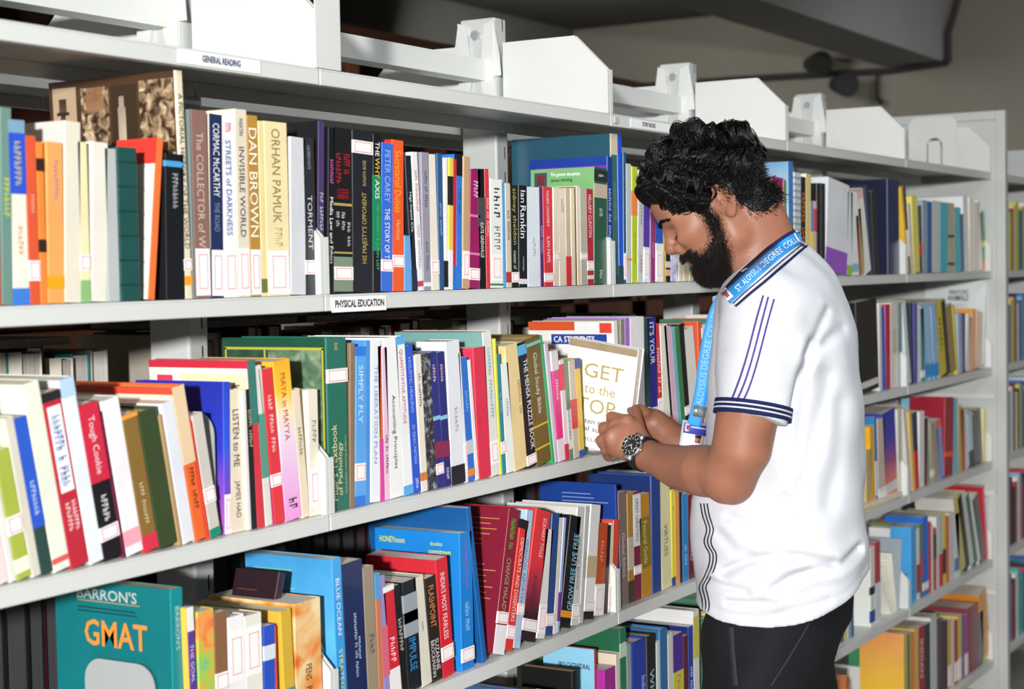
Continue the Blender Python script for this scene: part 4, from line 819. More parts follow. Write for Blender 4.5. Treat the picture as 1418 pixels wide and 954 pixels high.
# ---------------- bottom shelf
row(6, .016, [
 (1252, 1257, 1253, 877, 'e0c060', 'yellow and orange poster-like book', dict(up=1, cov=mat_grad([(0, 'e0c030'), (.5, 'e8b840'), (1, 'e89860')], noise=.3), cb=1190)),
 (1257, 1261, 1257, 880, '3c8c5c', 'thin green edged book', dict(up=1)),
 (1261, 1268, 1261, 878, 'f09050', 'orange slim file', dict(up=1)),
 (1268, 1273, 1268, 872, 'd8c060', 'thin straw file', dict(up=1)),
 (1273, 1281, 1273, 870, 'b02438', 'red book with white capitals', dict(up=1, t=[('INDIAN', 'f0dce0', .85, .4, .6)])),
 (1281, 1289, 1281, 866, '2c343a', 'dark slate volume', dict(up=1)),
 (1289, 1298, 1287, 857, 'd4d4d0', 'light grey cloth volume', dict(up=1)),
 (1298, 1304, 1298, 858, '4c5854', 'thin mottled grey book', dict(up=1)),
 (1304, 1309, 1304, 860, '5c244c', 'thin plum book', dict(up=1)),
 (1309, 1313, 1309, 861, '303030', 'thin black folder', dict(up=1)),
 (1313, 1318, 1313, 862, 'e0b850', 'mustard slim book', dict(up=1, lab=(.2, .3, 'v'))),
 (1318, 1322, 1318, 860, 'e8dcd4', 'off-white slim book', dict(up=1)),
 (1322, 1327, 1321, 861, 'b83034', 'scarlet slim book', dict(up=1, lab=(.2, .3, 'v'))),
 (1327, 1332, 1326, 855, 'e8c85c', 'yellow slim book', dict(up=1, lab=(.2, .3, 'v'))),
 (1332, 1336, 1331, 853, '4c6ca8', 'blue slim book', dict(up=1)),
 (1336, 1341, 1336, 853, 'b83c94', 'purple-pink slim book', dict(up=1, lab=(.2, .34, 'v'))),
 (1343, 1356, 1342, 843, '8c3440', 'thick dusty red volume', dict(up=1, hard=True)),
 (1358, 1362, 1354, 850, '4c6c74', 'thin teal-grey book', dict(up=1)),
 (1362, 1372, 1356, 826, 'd88a2c', 'amber slanting book', dict(bands=[(0, .06, 'e8d850')])),
], 'bottom shelf of fifth bay')
# ---------------- the bay past the end frame
def endbay():
    cols = [('d8a878', 'tan'), ('3c6cb0', 'blue'), ('e8e4dc', 'white'), ('c8cc50', 'lime'), ('2c3438', 'black'), ('b83c48', 'red'), ('88b0cc', 'pale blue'), ('e8c890', 'buff'), ('3c8460', 'green'), ('7c3440', 'maroon'), ('48b4b0', 'teal')]
    seq = {2: [7, 3, 1, 8, 0, 2, 3, 9], 3: [0, 4, 2, 1, 6, 1, 3], 4: [9, 2, 4, 3, 1, 6, 2], 5: [4, 4, 5, 2, 6, 5], 6: [5, 4, 2, 10, 10, 1]}
    for lv, ss in seq.items():
        x = 3.70; z = LZ[lv]
        for i, k in enumerate(ss*3):
            if x > 4.3: break
            h, nm = cols[k]; t = .022+.02*((i*7+lv*3) % 5)/5; hh = .20+.012*((i*5+lv) % 4)
            stuff_book(Matrix.Translation((x, .015, z+.0008)), t, .15, hh, h, 'e0dccf')
            x += t+.001
endbay()
# ---------------- the book being pulled out, bookends, papers
def held_book():
    h, w, t = .200, .152, .020
    # local frame of make_book: spine at y=0, cover faces -x; here the spine points into the shelf
    piv = Vector((.832, -.058, 1.1325))
    r = empty('book'); r.matrix_world = Matrix.Translation(piv) @ Matrix.Rotation(math.radians(-3), 4, 'Z') @ Matrix.Rotation(math.radians(8.5), 4, 'X')
    WHT = mat('f3f2f0', .4, .03, coat=.1)
    V, Fc = u_mesh(t, w, h, .0012, .0015)
    V = [(x, w-y, z) for x, y, z in V]; Fc = [f[::-1] for f in Fc]
    mesh_obj('cover', V, Fc, WHT, r)
    box('page_block', (.0015, t-.0015, .002, w-.003, .001, h-.001), mat_pages('efe8da'), r)
    box('worn_tape', (-.0005, .0003, .002, w-.002, h*.925, h*.995), mat('a8967a', .6, .2), r)
    def ct(s, c, u0, u1, v0, v1, b=.0): text(r, s, cover_mx((1-u0)*w, v0*h, .0008), (u1-u0)*w, (v1-v0)*h, c, 'cover_lettering', b)
    G = 'b5a76c'
    ct('GET', G, .27, .83, .66, .795); ct('to the', G, .30, .74, .51, .60); ct('TOP', G, .22, .77, .325, .465)
    ct('The ten rules for', '3a3834', .14, .94, .225, .275); ct('social success', '3a3834', .16, .84, .155, .20); ct('MICHELLE', '8a8680', .16, .62, .06, .095)
    tag(r, 'white book with gold cover lettering being pulled out by the man', 'book')
held_book()
def bookend(x, y0, y1, z, h, lab, col=GREY, arch=False):
    r = tag(empty('bookend', (x, y0, z)), lab, 'bookend'); d = y1-y0; n = 10; rr = .03
    poly = [(0, 0)]+[(rr-rr*math.cos(t*math.pi/2/n), h-rr+rr*math.sin(t*math.pi/2/n)) for t in range(n+1)]+[(d-rr+rr*math.sin(t*math.pi/2/n), h-rr+rr*math.cos(t*math.pi/2/n)) for t in range(n+1)]+[(d, 0)]
    if arch:
        a, b, hh = d*.30, d*.62, h*.62; c = (a+b)/2; ra = (b-a)/2
        poly = poly+[(b, 0)]+[(c+ra*math.cos(math.pi*t/12), hh-ra+ra*math.sin(math.pi*t/12)) for t in range(13)]+[(a, 0)]
        box('tongue', (-.006, -.004, a+.006, b-.006, 0, hh-.01), STEEL, r)
    prism_x('upright_plate', poly, -.001, .001, col, r)
    box('foot', (-.09, .0, d*.1, d*.9, .0003, .0013), col, r)
p = at(268, 640, 1, .03); xb = xcol(309, .016, LZ[3])-.006
bookend(xb, .022, .152, LZ[3]+.001, .165, 'grey steel bookend with rounded corners beside the blue-violet book')
xg = xcol(243, .02, LZ[4])-.006
bookend(xg, .045, .170, LZ[4]+.001, .152, 'grey rounded steel bookend standing against the teal exam guide')
bookend(3.47, .075, .235, LZ[1]+.001, .18, 'pale steel bookend with an arched cut-out on the top shelf', STEEL, True)
bookend(xcol(469, .012, LZ[4])-.009, .03, .15, LZ[4]+.001, .13, 'grey steel bookend against the blue-sea covered paperback')
bookend(.012+0, .02, .15, LZ[4]+.001, .10, 'low grey bookend by the first divider on lower shelf') if False else None
def lying(level, x0, x1, y0, y1, n, cols, lab):
    z = LZ[level]+.001
    for i in range(n):
        a = random.uniform(-.05, .05); t = .006+.004*(i % 2)
        r = empty('booklet', ((x0+x1)/2, (y0+y1)/2, z)); r.rotation_euler.z = a
        hx, hy = (x1-x0)/2-.006*i, (y1-y0)/2-.004*i
        box('page_block', (-hx+.001, hx-.001, -hy+.001, hy-.001, .0008, t-.0008), mat_pages('efe4cc'), r)
        mesh_obj('cover', *boxes([(-hx, hx, -hy, hy, 0, .0008), (-hx, hx, -hy, hy, t-.0008, t)]), mat(cols[i % len(cols)], .5), r)
        tag(r, lab[i], 'booklet', 'booklets lying flat'); z += t+.0006
lying(4, 2.30, 2.66, -.0+.004, .14, 2, ['e6dcc4', 'ece6d6'], ['cream booklet lying flat at the bottom on the lower shelf', 'cream booklet lying on top of another on the lower shelf'])
lying(6, 2.30, 2.64, .004, .19, 5, ['d8c08c', 'c8b48c', 'e0cca0'], ['tan booklet lying lowest in the bottom shelf pile', 'second tan booklet up in the bottom shelf pile', 'third tan booklet up in the bottom shelf pile', 'fourth tan booklet up in the bottom shelf pile', 'topmost tan booklet of the bottom shelf pile'])
def fan_file():
    z = LZ[5]+.001; X = xcol(1245, .02, z)
    r = tag(empty('ring_file', (X, .02, z)), 'grey file leaning half open on the fifth shelf by the white shirt', 'file')
    b = box('back_board', (-.002, .0, 0, .125, 0, .20), mat('98a4ac', .5), r); b.rotation_euler = (0, math.radians(9), 0)
    cyl('eyelet', (-.0015, .085, .155), (-.0035, .085, .155), .008, mat('d8c8a0', .4), b); cyl('eyelet_hole', (-.0034, .085, .155), (-.0040, .085, .155), .004, mat('5a3c20', .6), b)
    for i in range(9):
        s = box('sheet_bundle', (-.003, .0, .0, .11, 0, .175-.003*i), mat(('efe8d4', 'dfe8d8', 'f0ece0')[i % 3], .8), r)
        s.location = (-.012-.006*i, .002, 0); s.rotation_euler = (0, math.radians(-14-3.2*i), 0)
fan_file()
# ---------------- books on the far side, seen from their fore-edges
def far_row(level, b, names, x0=None, x1=None, seed=1, hts=(.21, .25), dark=False):
    rnd = random.Random(seed); z = LZ[level]
    xa, xb = (b-1)*WB+.03 if x0 is None else x0, b*WB-.03 if x1 is None else x1; x = xa; i = 0
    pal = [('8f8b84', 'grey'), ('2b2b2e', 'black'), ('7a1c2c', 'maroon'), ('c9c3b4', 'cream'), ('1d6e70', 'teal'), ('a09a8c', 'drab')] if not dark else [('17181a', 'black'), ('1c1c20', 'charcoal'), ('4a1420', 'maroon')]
    while x < xb-.02:
        t = rnd.uniform(.022, .042) if not dark else rnd.uniform(.03, .045); t = min(t, xb-x)
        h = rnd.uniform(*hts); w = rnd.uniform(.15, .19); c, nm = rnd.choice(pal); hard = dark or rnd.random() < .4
        M = Matrix.Translation((x+t, .555, z+.0008)) @ Matrix.Rotation(math.pi, 4, 'Z')
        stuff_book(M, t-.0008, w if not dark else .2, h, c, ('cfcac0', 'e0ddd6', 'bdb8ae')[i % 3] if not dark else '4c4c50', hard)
        x += t+.0006; i += 1
far_row(3, 0, None, -.42, -.045, 3, (.225, .25))
far_row(3, 0, None, -.03+.001, -.03+.002, 3)
far_row(3, 1, None, .06, .86, 5, (.235, .262), False)
far_row(3, 2, None, .95, 1.75, 8, (.2, .25))
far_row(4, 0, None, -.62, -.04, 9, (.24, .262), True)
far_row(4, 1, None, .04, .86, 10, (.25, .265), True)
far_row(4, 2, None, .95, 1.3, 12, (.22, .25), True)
def filler(level, x0, x1, seed, h0=.2):
    rnd = random.Random(seed); x = x0
    while x < x1:
        t = rnd.uniform(.014, .034)
        stuff_book(Matrix.Translation((x, .02+rnd.random()*.01, LZ[level]+.0008)), t, .15, h0+rnd.uniform(-.02, .045), rnd.choice(['c8b8a0', '3c5c88', 'e4e0d8', '8c3c40', '4c7860', 'd8c070', '2c3034', '9ab0c0', 'b86c44']), 'e0dccf'); x += t+.001
filler(2, 1.28, 1.62, 1); filler(3, 1.42, 1.76, 2); filler(3, 1.83, 2.28, 3); filler(4, 1.40, 1.76, 4); filler(4, 1.83, 2.28, 5); filler(5, 1.40, 1.76, 6); filler(5, 1.83, 2.30, 7)
filler(6, 1.83, 2.26, 8); filler(6, .96, 1.76, 9); filler(5, -.86, -.06, 10); filler(5, .05, .68, 11); filler(6, -.86, -.06, 12); filler(6, .05, .86, 13)
so = mesh_obj('distant_books', STUFF['V'], STUFF['F'], None, None, mats=STUFF['M'], fm=STUFF['m']); so['kind'] = 'stuff'
tag(so, 'distant rows of books on the far shelf side, past the end frame and behind glass', 'books')
# stack of dark volumes lying over the far row
for i, (x0, x1, z0, t, c, lab) in enumerate(((.07, .40, 1.3945, .014, '1e1e20', 'black volume lying flat on the far row behind the green textbook'), (.42, .80, 1.3945, .012, '262628', 'black folder lying flat on the far row behind second bay'), (-.40, -.14, 1.3825, .012, '6c6c6c', 'grey folder lying flat over the far row at left'), (1.0, 1.35, 1.3825, .016, '3c3a2c', 'olive folder lying flat on the far row behind third bay'))):
    r = tag(empty('folder', ((x0+x1)/2, .45, z0)), lab, 'folder')
    hx = (x1-x0)/2
    mesh_obj('cover', *boxes([(-hx, hx, -.09, .09, 0, .0015), (-hx, hx, -.09, .09, t-.0015, t), (-hx, hx, .0885, .09, 0.0015, t-.0015)]), mat(c, .5), r)
    box('page_block', (-hx+.003, hx-.003, -.086, .088, .0016, t-.0016), mat_pages('8a8880'), r)
flush_texts()
# ------------------------------------------------------------------ the man
def Q(px, py, z): return np.array([(px-709)/FPX*z, -(py-477)/FPX*z, z])
def q2w(a): return CP+np.asarray(a) @ AX
class Field:
    def __init__(s, lo, hi, res):
        s.lo = np.array(lo, float); s.res = res; s.n = (np.ceil((np.array(hi)-lo)/res)).astype(int)+1
        s.F = np.full(s.n, .2, np.float32); s.ax = [np.float32(s.lo[i])+np.arange(s.n[i], dtype=np.float32)*np.float32(res) for i in range(3)]
    def sub(s, lo, hi):
        a = np.clip(np.floor((np.array(lo)-s.lo)/s.res).astype(int), 0, s.n); b = np.clip(np.ceil((np.array(hi)-s.lo)/s.res).astype(int)+1, 0, s.n)
        sl = tuple(slice(a[i], b[i]) for i in range(3))
        return sl, s.ax[0][sl[0]][:, None, None], s.ax[1][sl[1]][None, :, None], s.ax[2][sl[2]][None, None, :]
    def put(s, sl, d, k, op):
        A = s.F[sl]
        if op == 'u':
            if k > 0: h = np.maximum(k-np.abs(A-d), 0)/k; s.F[sl] = np.minimum(A, d)-h*h*k*.25
            else: s.F[sl] = np.minimum(A, d)
        else:                                    # smooth subtraction
            d = -d
            if k > 0: h = np.maximum(k-np.abs(A-d), 0)/k; s.F[sl] = np.maximum(A, d)+h*h*k*.25
            else: s.F[sl] = np.maximum(A, d)
    def cone(s, a, b, ra, rb, k=.01, op='u', sq=None):
        a, b = np.array(a, float), np.array(b, float); r = max(ra, rb)+k+.03
        sl, X, Y, Z = s.sub(np.minimum(a, b)-r, np.maximum(a, b)+r); ba = b-a; L = max(ba @ ba, 1e-12)
        px, py, pz = X-a[0], Y-a[1], Z-a[2]
        t = np.clip((px*ba[0]+py*ba[1]+pz*ba[2])/L, 0, 1)
        d = np.sqrt((px-t*ba[0])**2+(py-t*ba[1])**2+(pz-t*ba[2])**2)-(ra+(rb-ra)*t)
        s.put(sl, d.astype(np.float32), k, op)
    def chain(s, pts, k=.01):
        P = np.array([p for p, r in pts]); R = max(r for p, r in pts)+k+.03; sl, X, Y, Z = s.sub(P.min(0)-R, P.max(0)+R); D = None
        for (a, ra), (b, rb) in zip(pts, pts[1:]):
            a, b = np.array(a, float), np.array(b, float); ba = b-a; L = max(ba @ ba, 1e-12); px, py, pz = X-a[0], Y-a[1], Z-a[2]
            t = np.clip((px*ba[0]+py*ba[1]+pz*ba[2])/L, 0, 1); ts = t*t*(3-2*t)*.5+t*.5
            d = np.sqrt((px-t*ba[0])**2+(py-t*ba[1])**2+(pz-t*ba[2])**2)-(ra+(rb-ra)*ts)
            D = d if D is None else np.minimum(D, d)
        s.put(sl, D.astype(np.float32), k, 'u')
    def ell(s, c, rad, axes=None, k=.01, op='u'):
        c = np.array(c, float); R = max(rad)+k+.03; axes = np.eye(3) if axes is None else np.array(axes)
        sl, X, Y, Z = s.sub(c-R, c+R); x, y, z = X-c[0], Y-c[1], Z-c[2]
        e = [(x*axes[i][0]+y*axes[i][1]+z*axes[i][2]) for i in range(3)]
        k0 = np.sqrt(sum((e[i]/rad[i])**2 for i in range(3))); k1 = np.sqrt(sum((e[i]/rad[i]**2)**2 for i in range(3)))+1e-6
        s.put(sl, (k0*(k0-1)/k1).astype(np.float32), k, op)
def nets(F, lo, res):
    ins = F < 0; n = F.shape
    c = ins[:-1, :-1, :-1].astype(np.int8)
    for dx in (0, 1):
        for dy in (0, 1):
            for dz in (0, 1):
                if dx+dy+dz: c = c+ins[dx:n[0]-1+dx, dy:n[1]-1+dy, dz:n[2]-1+dz]
    act = np.argwhere((c > 0) & (c < 8)); idx = np.full(c.shape, -1, np.int32)
    idx[act[:, 0], act[:, 1], act[:, 2]] = np.arange(len(act))
    val = {}
    for d in [(a, b, e) for a in (0, 1) for b in (0, 1) for e in (0, 1)]: val[d] = F[act[:, 0]+d[0], act[:, 1]+d[1], act[:, 2]+d[2]]
    P = np.zeros((len(act), 3)); cnt = np.zeros(len(act))
    for d in val:
        for axn in range(3):
            if d[axn] == 0:
                e = list(d); e[axn] = 1; a, b = val[d], val[tuple(e)]; m = (a < 0) != (b < 0)
                t = np.where(m, a/np.where(np.abs(a-b) < 1e-9, 1, a-b), 0); p = np.array(d, float)[None, :].repeat(len(act), 0); p[:, axn] += t
                P[m] += p[m]; cnt[m] += 1
    V = lo+(act+P/cnt[:, None])*res; faces = []
    for axn in range(3):
        o1, o2 = [(1, 2), (2, 0), (0, 1)][axn]
        a = ins.take(range(n[axn]-1), axn); b = ins.take(range(1, n[axn]), axn); e = np.argwhere(a != b)
        e = e[(e[:, o1] > 0) & (e[:, o2] > 0) & (e[:, o1] < n[o1]-1) & (e[:, o2] < n[o2]-1)]
        sgn = ins[e[:, 0], e[:, 1], e[:, 2]]
        def cell(d1, d2): q = e.copy(); q[:, o1] += d1; q[:, o2] += d2; return idx[q[:, 0], q[:, 1], q[:, 2]]
        q = np.stack([cell(-1, -1), cell(0, -1), cell(0, 0), cell(-1, 0)], 1); q[~sgn] = q[~sgn][:, ::-1]
        faces.append(q)
    f = np.concatenate(faces); f = f[(f >= 0).all(1)]
    return V, f
def relax(V, f, it=2, w=.5):
    e = np.concatenate([f[:, [0, 1]], f[:, [1, 2]], f[:, [2, 3]], f[:, [3, 0]]]); e = np.concatenate([e, e[:, ::-1]])
    for _ in range(it):
        S = np.zeros_like(V); n = np.zeros(len(V))
        for i in range(3): S[:, i] = np.bincount(e[:, 0], V[e[:, 1], i], len(V))
        n = np.bincount(e[:, 0], minlength=len(V)); V = V+w*(S/np.maximum(n, 1)[:, None]-V)
    return V
ROOT = np.array([.80, -.37, 0.])
man = tag(empty('person', tuple(ROOT)), 'person in white polo shirt and black trousers pulling a book from the shelf', 'person')
def np_mesh(name, Vw, f, material, parent, smooth=True):
    me = bpy.data.meshes.new(name); Vw = np.asarray(Vw, np.float32)-ROOT.astype(np.float32); f = np.asarray(f, np.int32); k = f.shape[1]
    me.vertices.add(len(Vw)); me.vertices.foreach_set('co', Vw.ravel()); me.loops.add(f.size); me.loops.foreach_set('vertex_index', f.ravel())
    me.polygons.add(len(f)); me.polygons.foreach_set('loop_start', np.arange(0, f.size, k, dtype=np.int32)); me.polygons.foreach_set('loop_total', np.full(len(f), k, np.int32))
    me.update(calc_edges=True); me.validate()
    if smooth: me.polygons.foreach_set('use_smooth', np.ones(len(me.polygons), bool))
    if material: me.materials.append(material)
    o = bpy.data.objects.new(name, me); COL.objects.link(o); o.parent = parent; return o
def nets_obj(name, field, material, parent=man, it=2, F=None):
    V, f = nets(field.F if F is None else F, field.lo, field.res); V = relax(V, f, it); W = q2w(V)
    f = f[:, ::-1]                                # the camera frame is left-handed
    return np_mesh(name, W, f, material, parent), W, f
def strands(name, L, rad, material, parent, sides=3):
    # L: (N, S, 3) world polylines, rad: (S,) radii
    L = np.asarray(L, float); N, S = L.shape[:2]; rad = np.asarray(rad)
    T = np.gradient(L, axis=1); T /= np.linalg.norm(T, axis=2, keepdims=True)+1e-9
    ref = np.array([.3, .2, .93]); A = np.cross(T, ref); A /= np.linalg.norm(A, axis=2, keepdims=True)+1e-9; B = np.cross(T, A)
    ang = np.arange(sides)*2*math.pi/sides
    V = L[:, :, None, :]+rad[None, :, None, None]*(A[:, :, None, :]*np.cos(ang)[None, None, :, None]+B[:, :, None, :]*np.sin(ang)[None, None, :, None])
    base = np.arange(N)[:, None, None]*S*sides; i = np.arange(S-1)[None, :, None]*sides; j = np.arange(sides)[None, None, :]; j1 = (j+1) % sides
    f = np.stack([base+i+j, base+i+j1, base+i+sides+j1, base+i+sides+j], -1).reshape(-1, 4)
    return np_mesh(name, V.reshape(-1, 3), f, material, parent)
# ---- materials of the man
def mat_skin():
    M = bpy.data.materials.new('skin'); M.use_nodes = True; nt = M.node_tree; b = nt.nodes['Principled BSDF']
    tc = nt.nodes.new('ShaderNodeTexCoord'); no = nt.nodes.new('ShaderNodeTexNoise'); no.inputs['Scale'].default_value = 9; no.inputs['Detail'].default_value = 6
    r = nt.nodes.new('ShaderNodeValToRGB'); r.color_ramp.elements[0].position = .3; r.color_ramp.elements[1].position = .72
    r.color_ramp.elements[0].color = lin('8a5a45'); r.color_ramp.elements[1].color = lin('a9745a')
    nt.links.new(tc.outputs['Object'], no.inputs['Vector']); nt.links.new(no.outputs['Fac'], r.inputs[0]); nt.links.new(r.outputs[0], b.inputs['Base Color'])
    b.inputs['Roughness'].default_value = .48; b.inputs['Subsurface Weight'].default_value = .12; b.inputs['Subsurface Radius'].default_value = (.008, .004, .002); b.inputs['Subsurface Scale'].default_value = 1
    n2 = nt.nodes.new('ShaderNodeTexNoise'); n2.inputs['Scale'].default_value = 260; bp = nt.nodes.new('ShaderNodeBump'); bp.inputs['Strength'].default_value = .25; bp.inputs['Distance'].default_value = .0015
    nt.links.new(tc.outputs['Object'], n2.inputs['Vector']); nt.links.new(n2.outputs['Fac'], bp.inputs['Height']); nt.links.new(bp.outputs[0], b.inputs['Normal'])
    return M
SKIN = mat_skin()
HAIR = mat('0a090b', .32, .3, .42, scale=60); BEARD = mat('15100f', .6, .2, .3, scale=80)
CLOTH = mat('d0d3d9', .85, .03, .2, scale=20, bump=.25); NAVY = mat('1b2350', .8, .08, .2, bump=.2); PURP = mat('50458f', .8, .08, .2)
BLACKC = mat('16161b', .8, .15, .25, scale=20, bump=.2)
# ---- body field (camera-aligned frame, metres)
TH = math.radians(37); HC = Q(994, 290, 2.88)
HF = np.array([-math.cos(TH), -math.sin(TH), .0]); HU = np.array([-math.sin(TH), math.cos(TH), 0.]); HS = np.array([0, 0, -1.])
yw = math.radians(-4); HF, HS = HF*math.cos(yw)+HS*math.sin(yw), HS*math.cos(yw)-HF*math.sin(yw)
HAX = np.array([HF, HU, HS])
def H(x, y, z): return HC+HF*x+HU*y+HS*z
def body():
    B = Field((Q(812, 477, 2.95)[0], Q(700, 740, 2.75)[1], 2.64), (Q(1200, 477, 3.0)[0], Q(700, 140, 2.95)[1], 3.17), .0026)
    e = lambda c, r, k=.012, op='u', ax=HAX: B.ell(H(*c), r, ax, k, op)
    cn = lambda a, b, ra, rb, k=.01, op='u': B.cone(H(*a), H(*b), ra, rb, k, op)
    # torso core and neck
    B.chain([(Q(1092, 640, 2.9), .09), (Q(1088, 470, 2.9), .09), (Q(1072, 400, 2.9), .07)], .02)
    B.cone(Q(1074, 392, 2.895), H(-.040, -.035, 0), .066, .058, .02); B.cone(Q(1048, 390, 2.885), H(.0, -.055, 0), .056, .050, .03)
    # head
    e((-.006, .046, 0), (.098, .087, .077)); e((.042, .005, 0), (.046, .080, .064), .02); e((.055, -.045, 0), (.036, .045, .046), .025)
    for s in (-1, 1):
        cn((.006, -.052, s*.047), (.072, -.074, s*.014), .018, .015, .022); cn((-.004, -.005, s*.058), (.008, -.05, s*.048), .016, .018, .02)
        e((.062, -.002, s*.044), (.028, .018, .018), .02)
        cn((.082, .036, s*.008), (.071, .037, s*.046), .010, .010, .012)
    e((.080, -.074, 0), (.014, .015, .02), .015)
    e((.070, .066, 0), (.016, .03, .045), .02)
    for s in (-1, 1): e((.090, .013, s*.031), (.013, .010, .015), .012, 's')
    for s in (-1, 1): e((.0725, .012, s*.031), (.0125, .0125, .0135), .003)
    cn((.087, .027, 0), (.1035, -.003, 0), .0070, .0095, .010); e((.1050, -.0075, 0), (.0100, .0095, .0105), None or .008)
    for s in (-1, 1): e((.0930, -.0125, s*.0125), (.0095, .0080, .0065), .006)
    for s in (-1, 1): e((.0990, -.0205, s*.0068), (.0050, .0036, .0034), .002, 's')
    e((.089, -.026, 0), (.010, .012, .02), .01)
    e((.0920, -.0355, 0), (.0085, .0055, .021), .004); e((.0895, -.0465, 0), (.0085, .0060, .019), .004)
    e((.096, -.0408, 0), (.010, .0012, .024), .002, 's')
    # near and far ear
    for s in (-1, 1):
        la = math.radians(14); E1 = HF*math.cos(la)+HU*math.sin(la)*0; up = HU*math.cos(la)-HF*math.sin(la); fw = HF*math.cos(la)+HU*math.sin(la); sd = HS*s
        fl = math.radians(24); nrm = sd*math.cos(fl)+fw*math.sin(fl); fw2 = fw*math.cos(fl)-sd*math.sin(fl)
        EA = np.array([fw2, up, nrm]); c = H(-.016, .006, s*.079)
        P = lambda a, b, d=0: c+EA[0]*a+EA[1]*b+EA[2]*d
        B.ell(P(0, .001, 0), (.0155, .028, .0045), EA, .006)
        hx = [P(.012, .004, .001), P(.0125, .018, .003), P(.006, .028, .004), P(-.006, .029, .005), P(-.0145, .020, .006), P(-.0165, .006, .006), P(-.013, -.010, .005), P(-.006, -.020, .003)]
        for a, b in zip(hx, hx[1:]): B.cone(a, b, .0036, .0036, .003)
        B.ell(P(.001, -.024, .002), (.0085, .009, .0045), EA, .005)
        ah = [P(.003, .018, .003), P(-.006, .012, .004), P(-.009, .0, .004), P(-.006, -.010, .004), P(.002, -.013, .004)]
        for a, b in zip(ah, ah[1:]): B.cone(a, b, .0026, .0026, .003)
        B.ell(P(.002, .001, .006), (.0065, .0095, .0065), EA, .003, 's'); B.ell(P(.007, -.003, .0035), (.0035, .006, .004), EA, .002)
        B.ell(P(-.002, .020, .0065), (.0055, .0045, .0035), EA, .002, 's')
    HEADF = B.F.copy()
    # left arm
    B.chain([(Q(1060, 430, 2.755), .058), (Q(1037, 560, 2.722), .0510), (Q(1027, 620, 2.730), .0490), (Q(1010, 657, 2.755), .043)], .02)
    B.chain([(Q(1010, 657, 2.755), .042), (Q(975, 652, 2.812), .0440), (Q(940, 647, 2.895), .0385), (Q(912, 637, 2.95), .0300), (Q(893, 629, 2.985), .0268)], .015)
    B.cone(Q(1005, 672, 2.748), Q(1016, 676, 2.75), .026, .022, .02)
    # left hand closed on the book
    B.chain([(Q(893, 629, 2.985), .0265), (Q(880, 622, 3.0), .025)], .012)
    B.ell(Q(869, 612, 3.008), (.034, .030, .020), np.array([[-.82, .45, .35], [.45, .89, -.05], [-.33, .12, .94]]), .014)
    kn = [Q(868, 583, 3.010), Q(853, 590, 3.012), Q(846, 604, 3.012), Q(850, 621, 3.008)]
    for q in kn: B.cone(Q(888, 624, 2.998), q, .018, .0128, .012)
    for q in kn: B.ell(q-np.array([0, 0, .004]), (.0118, .0118, .0105), None, .004)
    fing = [[Q(868, 583, 3.01), Q(847, 577, 3.045), Q(846, 590, 3.066), Q(852, 600, 3.066)], [Q(853, 590, 3.012), Q(836, 592, 3.043), Q(838, 605, 3.064), Q(845, 612, 3.064)],
            [Q(846, 604, 3.012), Q(832, 610, 3.036), Q(838, 620, 3.058), Q(846, 621, 3.062)], [Q(850, 621, 3.008), Q(838, 624, 3.030), Q(842, 633, 3.050), Q(850, 632, 3.056)]]
    for i, ff in enumerate(fing):
        r = [.0102, .0108, .0104, .0092][i]; B.chain([(ff[0], r*1.12), (ff[1], r), (ff[2], r*.92), (ff[3], r*.80)], .004)
    B.chain([(Q(889, 612, 2.992), .0165), (Q(884, 594, 3.006), .0130), (Q(882, 577, 3.03), .0108), (Q(880, 566, 3.045), .0085)], .008)
    # right arm behind
    B.chain([(Q(1090, 440, 3.06), .056), (Q(1040, 560, 3.10), .050), (Q(1000, 655, 3.12), .043), (Q(955, 626, 3.10), .036), (Q(920, 598, 3.085), .028), (Q(906, 586, 3.08), .026)], .015)
    B.ell(Q(893, 584, 3.080), (.030, .024, .020), np.array([[-.85, .5, .1], [.5, .85, 0], [-.08, .05, .99]]), .012)
    rf = [[Q(888, 574, 3.072), Q(871, 566, 3.105), Q(868, 580, 3.125)], [Q(882, 582, 3.082), Q(868, 590, 3.115), Q(868, 600, 3.125)], [Q(884, 594, 3.088), Q(870, 603, 3.115), Q(870, 611, 3.12)], [Q(890, 600, 3.085), Q(876, 612, 3.11), Q(876, 618, 3.115)]]
    for ff in rf: B.chain([(ff[0], .0115), (ff[1], .0102), (ff[2], .0085)], .004)
    B.chain([(Q(898, 578, 3.07), .013), (Q(893, 571, 3.055), .0105), (Q(888, 566, 3.05), .0085)], .006)
    return B, HEADF
BF, HEADF = body()
skin_o, BW, Bf = nets_obj('body', BF, SKIN, it=1)
body_bvh = BVHTree.FromPolygons([tuple(v) for v in BW], [tuple(int(i) for i in q) for q in Bf])
def hit(bvh, px, py, off=0.):
    d = Vector(ray(px, py)).normalized(); r = bvh.ray_cast(Vector(CP), d)
    return None if r[0] is None else np.array(r[0])-np.array(d)*off
